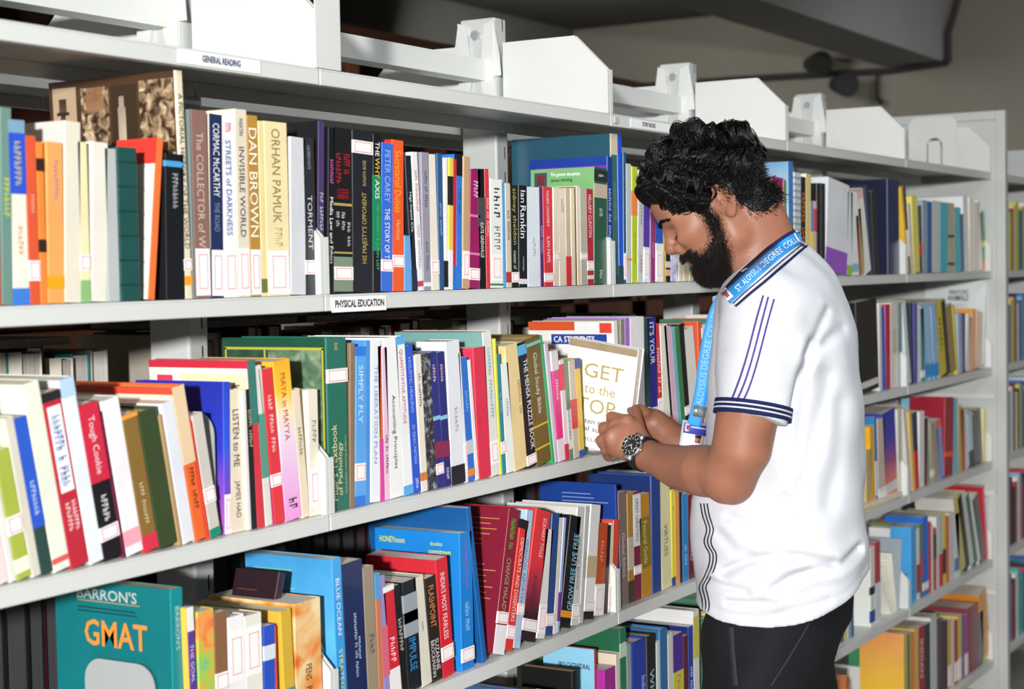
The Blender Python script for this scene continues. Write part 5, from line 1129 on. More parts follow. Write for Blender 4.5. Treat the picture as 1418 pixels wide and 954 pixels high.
# ---- head-local coordinates of the field and smooth value noise
def vnoise(P, f, seed):
    rs = np.random.RandomState(seed); out = 0
    for k in range(6): 
        v = rs.normal(size=3); v /= np.linalg.norm(v); out = out+np.sin((P @ v)*f*(.7+.6*rs.rand())+rs.rand()*6.28)
    return out/6
sstep = lambda a, b, x: (lambda t: t*t*(3-2*t))(np.clip((x-a)/(b-a), 0, 1))
def head_local(P): return (P-HC) @ HAX.T
BPOLY = np.array([(.010, -.006), (.020, .020), (.030, .022), (.035, -.012), (.041, -.028), (.052, -.036), (.067, -.040), (.086, -.041), (.11, -.041), (.11, -.12), (.052, -.12), (.044, -.094), (.034, -.074), (.026, -.053), (.017, -.030)])
def poly_sd(x, y, P):        # signed distance, positive inside
    d = np.full(x.shape, 9., np.float32); ins = np.zeros(x.shape, bool)
    for (ax, ay), (bx, by) in zip(P, np.roll(P, -1, 0)):
        ex, ey = bx-ax, by-ay; t = np.clip(((x-ax)*ex+(y-ay)*ey)/(ex*ex+ey*ey), 0, 1)
        d = np.minimum(d, np.hypot(x-ax-t*ex, y-ay-t*ey)); c = (ay > y) != (by > y)
        ins ^= c & (x < ax+(y-ay)/(ey if abs(ey) > 1e-9 else 1e-9)*ex)
    return np.where(ins, d, -d)
def beard_mask(L, soft=1.):       # 1 where the beard grows
    x, y, z = L[..., 0], L[..., 1], np.abs(L[..., 2])
    m = sstep(-.004*soft, .010, poly_sd(x, y, BPOLY))
    mo = sstep(.078, .084, x)*sstep(-.0215, -.0255, y)*sstep(-.0365, -.0325, y)           # moustache
    mo = np.maximum(mo, sstep(.070, .078, x)*sstep(-.028, -.034, y)*sstep(-.05, -.045, y)*sstep(.019, .023, z))
    lip = (x > .083) & (y > -.053) & (y < -.0335) & (z < .021)
    m = np.where(lip, 0, m); return np.maximum(m, mo*.8)
def hair_mask(L):
    x, y, z = L[..., 0], L[..., 1], np.abs(L[..., 2])
    front = np.interp(z, [0, .03, .05, .065, .08], [.074, .071, .062, .052, .036])
    lowx = np.interp(x, [-.11, -.085, -.057, -.039, -.030, -.026, -.006, .006, .010, .012, .026, .029, .036, .054, .066, .09], [-.038, -.050, -.052, -.038, -.006, .030, .044, .042, .032, .012, .002, .004, .023, .048, .072, .085])
    return ((x < front) & (y > lowx)).astype(float)
BV = head_local((BW-CP) @ AX.T)
def make_beard_hair():
    sl, X, Y, Z = BF.sub(HC-.17, HC+.17)
    P = np.stack(np.broadcast_arrays(X, Y, Z), -1).astype(np.float32); L = head_local(P)
    # beard shell
    m = beard_mask(L); nz = vnoise(L, 420, 3)*.0013+vnoise(L, 900, 5)*.0008
    d = HEADF[sl]-(-.006+.0092*m+nz*m); d = np.where(m > .80, d, .02)
    f2 = Field(BF.lo, BF.lo+BF.res*4, BF.res); f2.lo = BF.lo+np.array([s.start for s in sl])*BF.res
    o, _, _ = nets_obj('beard', f2, BEARD, it=1, F=d.astype(np.float32))
    # scalp shell
    hm = hair_mask(L); top = sstep(.03, .085, L[..., 1])*sstep(-.13, -.02, L[..., 0]+.9*L[..., 1]-.03)
    off = .0025+.006*top
    d = HEADF[sl]-off-vnoise(L, 160, 9)*.0015*top; d = np.where(hm > .5, d, .02)
    o, _, _ = nets_obj('hair', f2, mat('0d0c0e', .5, .2, .4), it=2, F=d.astype(np.float32)); return o, f2, d
hair_o, hf2, hd = make_beard_hair()
def surf_samples(mask_fn, n, seed):
    tri = np.concatenate([Bf[:, [0, 1, 2]], Bf[:, [0, 2, 3]]]); A, Bv, C = BV[tri[:, 0]], BV[tri[:, 1]], BV[tri[:, 2]]
    cen = (A+Bv+C)/3; keep = (np.abs(cen) < .16).all(1); tri, A, Bv, C, cen = tri[keep], A[keep], Bv[keep], C[keep], cen[keep]
    ar = np.linalg.norm(np.cross(Bv-A, C-A), axis=1)*mask_fn(cen); rs = np.random.RandomState(seed)
    i = rs.choice(len(tri), n, p=ar/ar.sum()); u, v = rs.rand(n), rs.rand(n); w = u+v > 1; u[w], v[w] = 1-u[w], 1-v[w]
    P = A[i]+(Bv-A)[i]*u[:, None]+(C-A)[i]*v[:, None]; N = np.cross(Bv[i]-A[i], C[i]-A[i]); N /= np.linalg.norm(N, axis=1, keepdims=True)+1e-9
    s = np.sign((N*(P-np.array([.0, .02, 0]))).sum(1)); return P, N*s[:, None], rs
def l2w(P): return q2w(HC+P @ HAX)
def whiskers():
    P, N, rs = surf_samples(lambda c: beard_mask(c, 2.5)**.75, 22000, 4)
    D = N*.75+np.array([.15, -.75, 0])+rs.normal(size=P.shape)*.28; D /= np.linalg.norm(D, axis=1, keepdims=True)
    ln = (.003+.008*beard_mask(P))*(0.6+.6*rs.rand(len(P)))
    t = np.array([0, .5, 1.]); L = P[:, None, :]-N[:, None, :]*.001+D[:, None, :]*(ln[:, None]*t[None, :])[:, :, None]+np.array([0, -.002, 0])*(t*t)[None, :, None]
    strands('beard_strands', l2w(L.reshape(-1, 3)).reshape(L.shape), [.00030, .00026, .00008], BEARD, bpy.data.objects['beard'])
    # eyebrows and lashes
    rs = np.random.RandomState(8); Ls = []; la = []; dv = Vector(-(AX.T @ HF)); 
    for s in (-1, 1):
        for k in range(380):
            u = rs.rand(); z = s*np.interp(u, [0, .5, 1], [.007, .028, .052]); y = np.interp(u, [0, .45, 1], [.034, .042, .037])+rs.normal()*.0015*(1.1-u*.6)
            h = body_bvh.ray_cast(Vector(q2w(H(.16, y, z))), dv)
            if h[0] is None: continue
            p = head_local((np.array(h[0])-CP) @ AX.T); d = np.array([.25-.6*u, .35*(1-u)-.15, s*.8])+rs.normal(size=3)*.15; d /= np.linalg.norm(d)
            Ls.append([p, p+d*.0035+np.array([.0012, 0, 0]), p+d*.007+np.array([.001, 0, 0])])
        for k in range(70):
            u = rs.rand(); a = (u-.5)*2.0
            p = np.array([.0725+.0128*math.cos(a), .0070+.002*abs(a)*0, s*(.031+.0135*math.sin(a))]); d = np.array([math.cos(a), -.75, s*math.sin(a)*.6]); d /= np.linalg.norm(d)
            la.append([p, p+d*.004, p+d*.0075])
    strands('eyebrows', l2w(np.array(Ls).reshape(-1, 3)).reshape(-1, 3, 3), [.00055, .0005, .00015], BEARD, man)
    strands('eyelashes', l2w(np.array(la).reshape(-1, 3)).reshape(-1, 3, 3), [.0005, .0004, .0002], BEARD, man)
whiskers()
def locks():
    P, N, rs = surf_samples(hair_mask, 1300, 11)
    rs = np.random.RandomState(12); out = []; short = []
    WH = np.array([-.070, .112, 0.])
    inside = lambda q: hair_mask(q) > .5
    fl = vnoise(P, 48, 21); fp = vnoise(P, 60, 22); fw_ = vnoise(P, 40, 23)
    for i, (p, n) in enumerate(zip(P, N)):
        y = p[1]; fade = float(sstep(.020, .062, y+.22*p[0]))
        d = p-WH; d = d-n*(d @ n); d /= np.linalg.norm(d)+1e-6
        sg = np.sign(p[2]+1e-6)
        fw = np.array([1., -.25, sg*.30]); fw = fw-n*(fw @ n); fw /= np.linalg.norm(fw)+1e-6
        g = d*.5+fw*.8*(p[0] > -.06); g /= np.linalg.norm(g); sd = np.cross(n, g)
        g = g+sd*(fl[i]*1.1)+rs.normal(size=3)*.07; g = g-n*(g @ n); g /= np.linalg.norm(g)+1e-6; sd = np.cross(n, g)
        if fade < .45:
            for k in range(30):
                q = p+rs.normal(size=3)*.006; dd = np.array([-.1, -.9, 0])*.8+n*.45+rs.normal(size=3)*.22; dd /= np.linalg.norm(dd); ll = .006+.022*fade
                short.append([q-n*.002, q+dd*ll*.5+n*.001, q+dd*ll])
            continue
        ln = (.034+.030*rs.rand()+.012*(p[0] > .02))*(.55+.45*fade); S = 10; t = np.linspace(0, 1, S)
        tt = np.linspace(0, 1, 12); path = p[None, :]+g[None, :]*(ln*tt)[:, None]-n[None, :]*((ln*tt)**2/.19)[:, None]
        ok = inside(path); last = tt[np.argmin(ok)] if not ok.all() else 1.
        ext = .012 if p[0] < .030 else .016
        ear = abs(p[2]) > .045 and -.055 < p[0] < .03 and p[1] < .085
        if ear: ext = .002
        ln = max(min(ln, ln*last+ext), .012 if not ear else .005)
        ph = 6.28*np.linalg.norm(p-WH)/.052+fp[i]*1.6+rs.rand()*.5; am = (.0040+.0030*rs.rand())*min(1, ln/.04); wl = ln/.052; lift = (.009+.021*rs.rand())*fade*min(1, ln/.03)*(1-.55*float(sstep(.02, .05, p[0])))
        front = float(sstep(.035, .06, p[0]))
        base = p[None, :]+g[None, :]*(ln*t)[:, None]+n[None, :]*(lift*np.sin(np.minimum(t*1.3, 1)*math.pi*.6))[:, None]+sd[None, :]*(am*(np.sin(ph+t*6.28*wl)-math.sin(ph)))[:, None]
        base = base+n[None, :]*(.0055*np.cos(ph+t*6.28*wl)*np.minimum(1, t*2.5))[:, None]
        base = base-n[None, :]*((ln*t)**2/.19)[:, None]
        base[:, 0] += front*.006*np.sin(t*2.2); base[:, 1] -= front*.010*t*t
        tip = sd*math.cos(ph)*.006+n*(-.004)
        base = base+tip[None, :]*(t**3)[:, None]
        for k in range(24):
            o = rs.normal(size=2)*.0042; w = (1-.70*t*t)+.2*np.sin(3.1*t)
            out.append(base+sd[None, :]*(o[0]*w)[:, None]+n[None, :]*(o[1]*.7*w)[:, None]+rs.normal(size=3)*.0004)
    out = np.array(out); r = np.array([.0007, .0008, .0008, .0008, .0008, .0008, .0007, .0006, .0005, .0002])
    strands('hair_locks', l2w(out.reshape(-1, 3)).reshape(out.shape), r, HAIR, hair_o)
    sh = np.array(short); strands('short_hair', l2w(sh.reshape(-1, 3)).reshape(sh.shape), [.0005, .0004, .00012], HAIR, hair_o)
    c = H(.03, .155, .02); k = np.array([[c, c+np.array([.004, .008, 0]), c+np.array([.008, .020, 0])]]); strands('stray_hair', q2w(k.reshape(-1, 3)).reshape(k.shape), [.0006, .0005, .0003], HAIR, hair_o)
locks()
# ------------------------------------------------------------------ clothes
PHI = math.radians(22)
TB = [(330, 1068, 1112, .05), (345, 1056, 1134, .08), (360, 1040, 1149, .11), (375, 1024, 1160, .13), (395, 1006, 1171, .150), (420, 994, 1181, .160), (460, 988, 1190, .163), (500, 986, 1195, .162), (560, 985, 1199, .158), (620, 983, 1200, .156), (655, 972, 1199, .156), (690, 962, 1198, .156), (720, 961, 1200, .158), (760, 963, 1202, .162), (800, 967, 1205, .166), (840, 969, 1204, .168), (880, 972, 1200, .168)]
def torso_sdf(X, Y, Z, grow=0., zc=2.905):
    py = 477-Y/2.88*FPX; ys = [t[0] for t in TB]
    xl = np.interp(py, ys, [t[1] for t in TB]); xr = np.interp(py, ys, [t[2] for t in TB]); Bd = np.interp(py, ys, [t[3] for t in TB])
    xl, xr = (xl-709)/FPX*2.88, (xr-709)/FPX*2.88; cx = (xl+xr)/2; a = (xr-xl)/2
    D = np.sqrt(np.maximum(a*a-(Bd*math.sin(PHI))**2, (.45*a)**2))/math.cos(PHI)
    x, z = X-cx, Z-zc; u = x*math.cos(PHI)-z*math.sin(PHI); v = x*math.sin(PHI)+z*math.cos(PHI)
    D, Bd = D+grow, Bd+grow; ex = 2.35
    k = (np.abs(u/D)**ex+np.abs(v/Bd)**ex)**(1/ex); return (k-1)*np.minimum(D, Bd)
def seg2(X, Y, pts):          # distance in the image-parallel plane to a polyline given in pixels (at depth 2.8)
    d = None
    for (ax, ay), (bx, by) in zip(pts, pts[1:]):
        a, b = Q(ax, ay, 2.74), Q(bx, by, 2.74); ex, ey = b[0]-a[0], b[1]-a[1]
        t = np.clip(((X-a[0])*ex+(Y-a[1])*ey)/(ex*ex+ey*ey), 0, 1); q = np.hypot(X-a[0]-t*ex, Y-a[1]-t*ey); d = q if d is None else np.minimum(d, q)
    return d
FOLDS = [([(1008, 797), (1030, 782), (1062, 772), (1100, 770), (1155, 780)], .0085, .010), ([(1072, 816), (1095, 800), (1125, 790), (1165, 786), (1202, 768)], .009, .011), ([(990, 812), (1015, 818), (1035, 822)], .004, .008), ([(1012, 838), (1045, 836), (1070, 834)], .004, .007), ([(1072, 852), (1110, 842), (1150, 832)], .003, .008),
         ([(1122, 478), (1108, 520), (1098, 570), (1095, 640)], .007, .013), ([(1150, 520), (1135, 590), (1112, 660), (1106, 690)], .004, .016), ([(1085, 690), (1100, 720), (1110, 740)], .005, .012), ([(1170, 560), (1165, 640), (1150, 700)], .0035, .018), ([(1000, 742), (1020, 765), (1040, 770)], .004, .010), ([(1178, 455), (1150, 470), (1120, 495)], .004, .012), ([(1150, 430), (1130, 462), (1112, 490)], .004, .010), ([(1015, 720), (1050, 735), (1080, 760)], .004, .012)]
CUT = [(940, 850), (975, 858), (1000, 869), (1030, 873), (1065, 873), (1100, 867), (1140, 856), (1175, 842), (1206, 824), (1240, 806)]
def shirt():
    S = Field((Q(945, 477, 2.9)[0], Q(700, 900, 2.9)[1], 2.64), (Q(1235, 477, 2.9)[0], Q(700, 318, 2.9)[1], 3.17), .0034)
    sl, X, Y, Z = S.sub(S.lo, S.lo+S.n*S.res)
    S.F = torso_sdf(X, Y, Z).astype(np.float32)
    # shoulders and sleeves
    S.chain([(Q(1080, 412, 2.83), .058), (Q(1060, 430, 2.755), .072), (Q(1053, 470, 2.735), .068)], .05)
    S.chain([(Q(1056, 450, 2.742), .068), (Q(1048, 500, 2.728), .066), (Q(1037, 584, 2.716), .0565)], .008)
    S.chain([(Q(1105, 420, 3.0), .058), (Q(1096, 440, 3.07), .070), (Q(1068, 500, 3.09), .066), (Q(1045, 560, 3.10), .060)], .05)
    # open sleeve ends, open neck
    ax0, ax1 = Q(1048, 500, 2.728), Q(1037, 577, 2.717); dr = ax1-ax0; dr /= np.linalg.norm(dr)
    pl = (X-ax1[0])*dr[0]+(Y-ax1[1])*dr[1]+(Z-ax1[2])*dr[2]
    near = (np.hypot(X-ax1[0], Z-ax1[2]) < .17) & (np.abs(Y-ax1[1]) < .11)
    # cut the sleeve capsule flat without touching the torso
    tor = torso_sdf(X, Y, Z); cut = np.where((pl > 0) & near & (tor > .002), np.maximum(S.F, np.minimum(pl, tor)), S.F); S.F = cut.astype(np.float32)
    tor = torso_sdf(X, Y, Z, -.004); S.F = np.minimum(S.F, np.where(near, tor, S.F)).astype(np.float32)
    # folds on the camera side and a mirrored, calmer set behind
    side = sstep(2.99, 2.86, Z)
    disp = 0
    for pts, am, sg in FOLDS:
        d = seg2(X, Y, pts); disp = disp+1.7*am*(1.1*np.exp(-((d)/(sg*.95))**2)-.75*np.exp(-(d/(sg*2.2))**2))*side
    PP = np.stack(np.broadcast_arrays(X, Y*1., Z*1.), -1)[::1]
    S.F = (S.F+disp).astype(np.float32)
    und = .0018*np.sin(X*52+Y*31+Z*23)+.0015*np.sin(Y*47-X*38+1.3)+.0012*np.sin(Z*61+Y*22)
    S.F = (S.F+und).astype(np.float32)
    # hem: slightly rising towards the back, open underneath
    hx = [Q(p[0], p[1], 2.735) for p in CUT]; hy = np.interp(X, [h[0] for h in hx], [h[1] for h in hx])
    hy = hy+(Z-2.72)*.03
    S.F = np.maximum(S.F, (hy-Y)).astype(np.float32)
    hollow = np.maximum(torso_sdf(X, Y, Z, -.016), Y-(hy+.03)); S.F = np.maximum(S.F, -hollow).astype(np.float32)
    hemband = .0016*np.exp(-((Y-hy-.019)/.0022)**2); S.F = (S.F+hemband*.9).astype(np.float32)
    # neck opening
    S.cone(Q(1066, 385, 2.89), Q(1040, 325, 2.885), .062, .078, .004, 's')
    return nets_obj('polo_shirt', S, CLOTH, it=2)
shirt_o, SW, Sf = shirt()
shirt_bvh = BVHTree.FromPolygons([tuple(v) for v in SW], [tuple(int(i) for i in q) for q in Sf])
def spline(pts, n):
    P = np.array(pts, float); k = np.arange(len(P)); t = np.linspace(0, len(P)-1, n); out = []
    for v in t:
        i = min(int(v), len(P)-2); f = v-i; p0, p1, p2, p3 = P[max(i-1, 0)], P[i], P[i+1], P[min(i+2, len(P)-1)]
        out.append(.5*((2*p1)+(-p0+p2)*f+(2*p0-5*p1+4*p2-p3)*f*f+(-p0+3*p1-3*p2+p3)*f**3))
    return np.array(out)
def ribbon(name, pa, pb, material, parent, bvhs, n=40, off=.0015, m=2, depth=None):
    """strip between two pixel curves, laid on whatever surface lies behind them"""
    A, B = spline(pa, n), spline(pb, n); V = []; last = None
    grid = []
    for i in range(n):
        rowp = []
        for j in range(m+1):
            px, py = A[i]+(B[i]-A[i])*j/m; best = None
            for b in bvhs:
                h = hit(b, px, py, off)
                if h is not None and (best is None or np.linalg.norm(h-CP) < np.linalg.norm(best-CP)): best = h
            if depth is not None: best = np.array(CP+ray(px, py)*(depth[0]+(depth[1]-depth[0])*i/(n-1)))
            if best is None: best = last if last is not None else np.array(CP+ray(px, py)*2.85)
            last = best; rowp.append(best)
        grid.append(rowp)
    G = np.array(grid); 
    for _ in range(3): G[1:-1] = .25*G[:-2]+.5*G[1:-1]+.25*G[2:]
    F = [[i*(m+1)+j, i*(m+1)+j+1, (i+1)*(m+1)+j+1, (i+1)*(m+1)+j] for i in range(n-1) for j in range(m)]
    o = np_mesh(name, G.reshape(-1, 3), F, material, parent)
    sd = o.modifiers.new('cloth', 'SOLIDIFY'); sd.thickness = .0010; sd.offset = 0
    return o, G
def off_curve(pts, d):
    P = np.array(pts, float); T = np.gradient(P, axis=0); T /= np.linalg.norm(T, axis=1, keepdims=True); return P+np.stack([-T[:, 1], T[:, 0]], 1)*d
SB = [shirt_bvh]
# sleeve stripes, side stripes
for pts in ([(1057, 409), (1048, 440), (1035, 490), (1024, 525), (1014, 551)], [(1064, 411), (1055, 445), (1042, 495), (1031, 530), (1021, 553)], [(1072, 414), (1062, 450), (1049, 500), (1038, 535), (1029, 555)]):
    ribbon('sleeve_stripe', off_curve(pts, -1.3), off_curve(pts, 1.3), PURP, shirt_o, SB, 30, .0012, 1)
wave = [(974, 697), (977, 715), (983, 733), (979, 747), (981, 757), (987, 768), (985, 785), (977, 803), (972, 813), (975, 825), (977, 840), (973, 856)]
for k in range(3): 
    w = [(x-4+k*4.6, y) for x, y in wave]; ribbon('side_stripe', off_curve(w, -.75), off_curve(w, .75), mat('22242e', .8, .05), shirt_o, SB, 60, .0012, 1)
# cuff rings of the near sleeve
def cuff():
    a, b = Q(1047, 533, 2.723), Q(1041, 577, 2.717); d = (b-a)/np.linalg.norm(b-a); e1 = np.array([1., 0, 0]); e1 -= d*(e1 @ d); e1 /= np.linalg.norm(e1); e2 = np.cross(d, e1)
    L = .0225; bands = [(0, .28, NAVY), (.28, .40, CLOTH), (.40, .60, NAVY), (.60, .72, CLOTH), (.72, 1, NAVY)]; first = None
    for t0, t1, mt in bands:
        V = []; n = 64
        for t, r in ((t0, .0640), (t1, .0640), (t1, .0545), (t0, .0545)):
            c = b+d*(-.0215+L*t)
            for i in range(n): an = 2*math.pi*i/n; V.append(c+(r+.0008*math.sin(3*an+1))*(e1*math.cos(an)+e2*math.sin(an)))
        F = [[s*n+i, s*n+(i+1) % n, ((s+1) % 4)*n+(i+1) % n, ((s+1) % 4)*n+i] for s in range(4) for i in range(n)]
        o = np_mesh('sleeve_cuff' if first is None else 'cuff_band', q2w(np.array(V)), np.array(F), mt, shirt_o if first is None else shirt_o); first = first or o
cuff()
# collar: laid around the neck over shirt and skin, mirrored to the far side
LV = np.array([-math.sin(PHI), 0, -math.cos(PHI)])        # the man's left in the camera frame
def mirror(G, name, material, parent):
    q = (np.asarray(G).reshape(-1, 3)-CP) @ AX.T; c = Q(1066, 380, 2.89); q = q-2*((q-c) @ LV)[:, None]*LV[None, :]
    n, m = G.shape[:2]; F = [[i*m+j, (i+1)*m+j, (i+1)*m+j+1, i*m+j+1] for i in range(n-1) for j in range(m-1)]
    o = np_mesh(name, q2w(q), F, material, parent); sd = o.modifiers.new('cloth', 'SOLIDIFY'); sd.thickness = .002; sd.offset = 0; return o
ALLBVH = [shirt_bvh, body_bvh]
CI = [(1000, 402), (1018, 382), (1042, 360), (1065, 340), (1089, 323), (1100, 318), (1107, 318)]      # upper inner edge
CO = [(1019, 425), (1040, 407), (1060, 391), (1082, 372), (1103, 354), (1116, 343), (1121, 338)]     # lower outer edge
lerp = lambda t: [(a[0]+(b[0]-a[0])*t, a[1]+(b[1]-a[1])*t) for a, b in zip(CI, CO)]
for t0, t1, mt, nm, of in ((0, .32, NAVY, 'collar', .007), (.32, .76, CLOTH, 'collar_band', .008), (.76, .81, NAVY, 'collar_band', .008), (.81, .90, CLOTH, 'collar_band', .008), (.90, 1.0, NAVY, 'collar_band', .007)):
    o, G = ribbon(nm, lerp(t0), lerp(t1), mt, shirt_o, ALLBVH, 36, of, 2); mirror(G, nm, mt, shirt_o)
ribbon('collar_tip', [(986, 411), (998, 408), (1008, 414)], [(990, 442), (1000, 432), (1010, 420)], CLOTH, shirt_o, ALLBVH, 10, .008, 2, depth=(2.935, 2.90))
ribbon('lips', [(949, 361.5), (953, 363), (958, 365)], [(952, 369), (956, 369.5), (960, 368)], mat('a5675b', .4, .1), man, [body_bvh], 8, .0006, 2)
# lanyard, its lettering, clip and card
BLUE = mat('2f93dc', .45, .08, .4)
man_l = empty('lanyard'); man_l.parent = man
lan = [(1005, 413), (1024, 397), (1038, 383), (1053, 369), (1075, 350), (1096, 335), (1111, 327)]
LA, LB = off_curve(lan, -9), off_curve(lan, 9)
o, G1 = ribbon('lanyard_strap', LA, LB, BLUE, man_l, ALLBVH, 44, .0120, 4); mirror(G1, 'lanyard_strap', BLUE, man_l)
lan2 = [(1003, 410), (992, 432), (984, 462), (977, 500), (973, 535), (967, 566), (961, 590)]
LA2, LB2 = off_curve(lan2, 10), off_curve(lan2, -9)
o, G2 = ribbon('lanyard_strap', LA2, LB2, BLUE, man_l, ALLBVH, 44, .004, 4, depth=(2.875, 2.905))
def text_on(G, s, u0, u1, v0, v1, color, flip=False):
    cu = bpy.data.curves.new('t', 'FONT'); cu.body = s; cu.resolution_u = 2; o = bpy.data.objects.new('t', cu); COL.objects.link(o)
    dg = bpy.context.evaluated_depsgraph_get(); dg.update(); me = bpy.data.meshes.new_from_object(o.evaluated_get(dg)); bpy.data.objects.remove(o)
    n = len(me.vertices); a = np.empty(n*3, np.float32); me.vertices.foreach_get('co', a); a = a.reshape(-1, 3); lo, hi = a.min(0), a.max(0)
    u = u0+(a[:, 0]-lo[0])/(hi[0]-lo[0])*(u1-u0); v = v0+(a[:, 1]-lo[1])/(hi[1]-lo[1])*(v1-v0)
    if flip: v = 1-v
    N, M = G.shape[0]-1, G.shape[1]-1; fi = np.clip(u*N, 0, N-1e-3); fj = np.clip(v*M, 0, M-1e-3); i, j = fi.astype(int), fj.astype(int); fi, fj = (fi-i)[:, None], (fj-j)[:, None]
    P = (G[i, j]*(1-fi)+G[i+1, j]*fi)*(1-fj)+(G[i, j+1]*(1-fi)+G[i+1, j+1]*fi)*fj
    d = P-CP; P = P-d/np.linalg.norm(d, axis=1, keepdims=True)*.0030
    me.vertices.foreach_set('co', (P-ROOT).astype(np.float32).ravel()); me.update(); me.materials.clear(); me.materials.append(mat(color, .5, 0)); me.name = 'lettering'
    t = bpy.data.objects.new('lettering', me); COL.objects.link(t); t.parent = man_l
text_on(G1, 'ST. ALOYSIUS DEGREE COLLEGE', .13, 1.0, .26, .74, 'eef6fa', True)
text_on(G2[::-1], 'ST. ALOYSIUS DEGREE COLLEGE', .12, .86, .28, .75, '7fc0ec', True)
ribbon('emblem', off_curve([(1002, 411), (1010, 404)], -8), off_curve([(1002, 411), (1010, 404)], 8), mat('f0e4e6', .5), man_l, ALLBVH, 6, .0135, 2)
ribbon('emblem_mark', off_curve([(1004, 409), (1008, 406)], -4), off_curve([(1004, 409), (1008, 406)], 4), mat('b04a58', .5), man_l, ALLBVH, 5, .0145, 2)
ribbon('metal_clip', [(961, 561), (979, 564)], [(959, 576), (976, 579)], mat('a8acac', .3, .03, metal=.7), man_l, ALLBVH, 4, 0, 1, depth=(2.896, 2.90))
def idcard():
    c = empty('id_card'); c.parent = man
    def quad(nm, x0, y0, x1, y1, z, m_, sh=.14):
        P = [Q(x0+(y0-580)*-sh, y0, z), Q(x1+(y0-580)*-sh, y0+(x1-x0)*.17, z+.03*(x1-x0)/40), Q(x1+(y1-580)*-sh, y1+(x1-x0)*.17, z+.03*(x1-x0)/40), Q(x0+(y1-580)*-sh, y1, z)]
        o = np_mesh(nm, q2w(np.array(P)), np.array([[0, 1, 2, 3]]), m_, c, False); s = o.modifiers.new('card', 'SOLIDIFY'); s.thickness = .0012; s.offset = 1
    quad('holder', 946, 581, 986, 660, 2.906, mat('b9c0c8', .25, .03)); quad('card', 949, 585, 984, 656, 2.9035, mat('f2f4fb', .4, .02)); quad('card_header', 949, 585, 984, 599, 2.9015, mat('4a50b8', .4, .05))
    quad('crest', 951, 586, 957, 597, 2.900, mat('e8dce4', .4)); quad('crest_mark', 952.5, 588.5, 955.5, 594, 2.8988, mat('b03a4c', .4)); quad('header_print', 959, 590, 982, 592, 2.899, mat('c9cdf0', .4))
    quad('portrait', 962, 601, 978, 625, 2.9005, mat('e9e4e4', .4)); quad('portrait_face', 967, 604, 974, 613, 2.8990, mat('9a6a50', .5)); quad('portrait_hair', 966.5, 602, 974.5, 606, 2.8978, mat('18181a', .5)); quad('portrait_shirt', 964, 614, 977, 625, 2.8990, mat('f4f4f8', .5))
idcard()
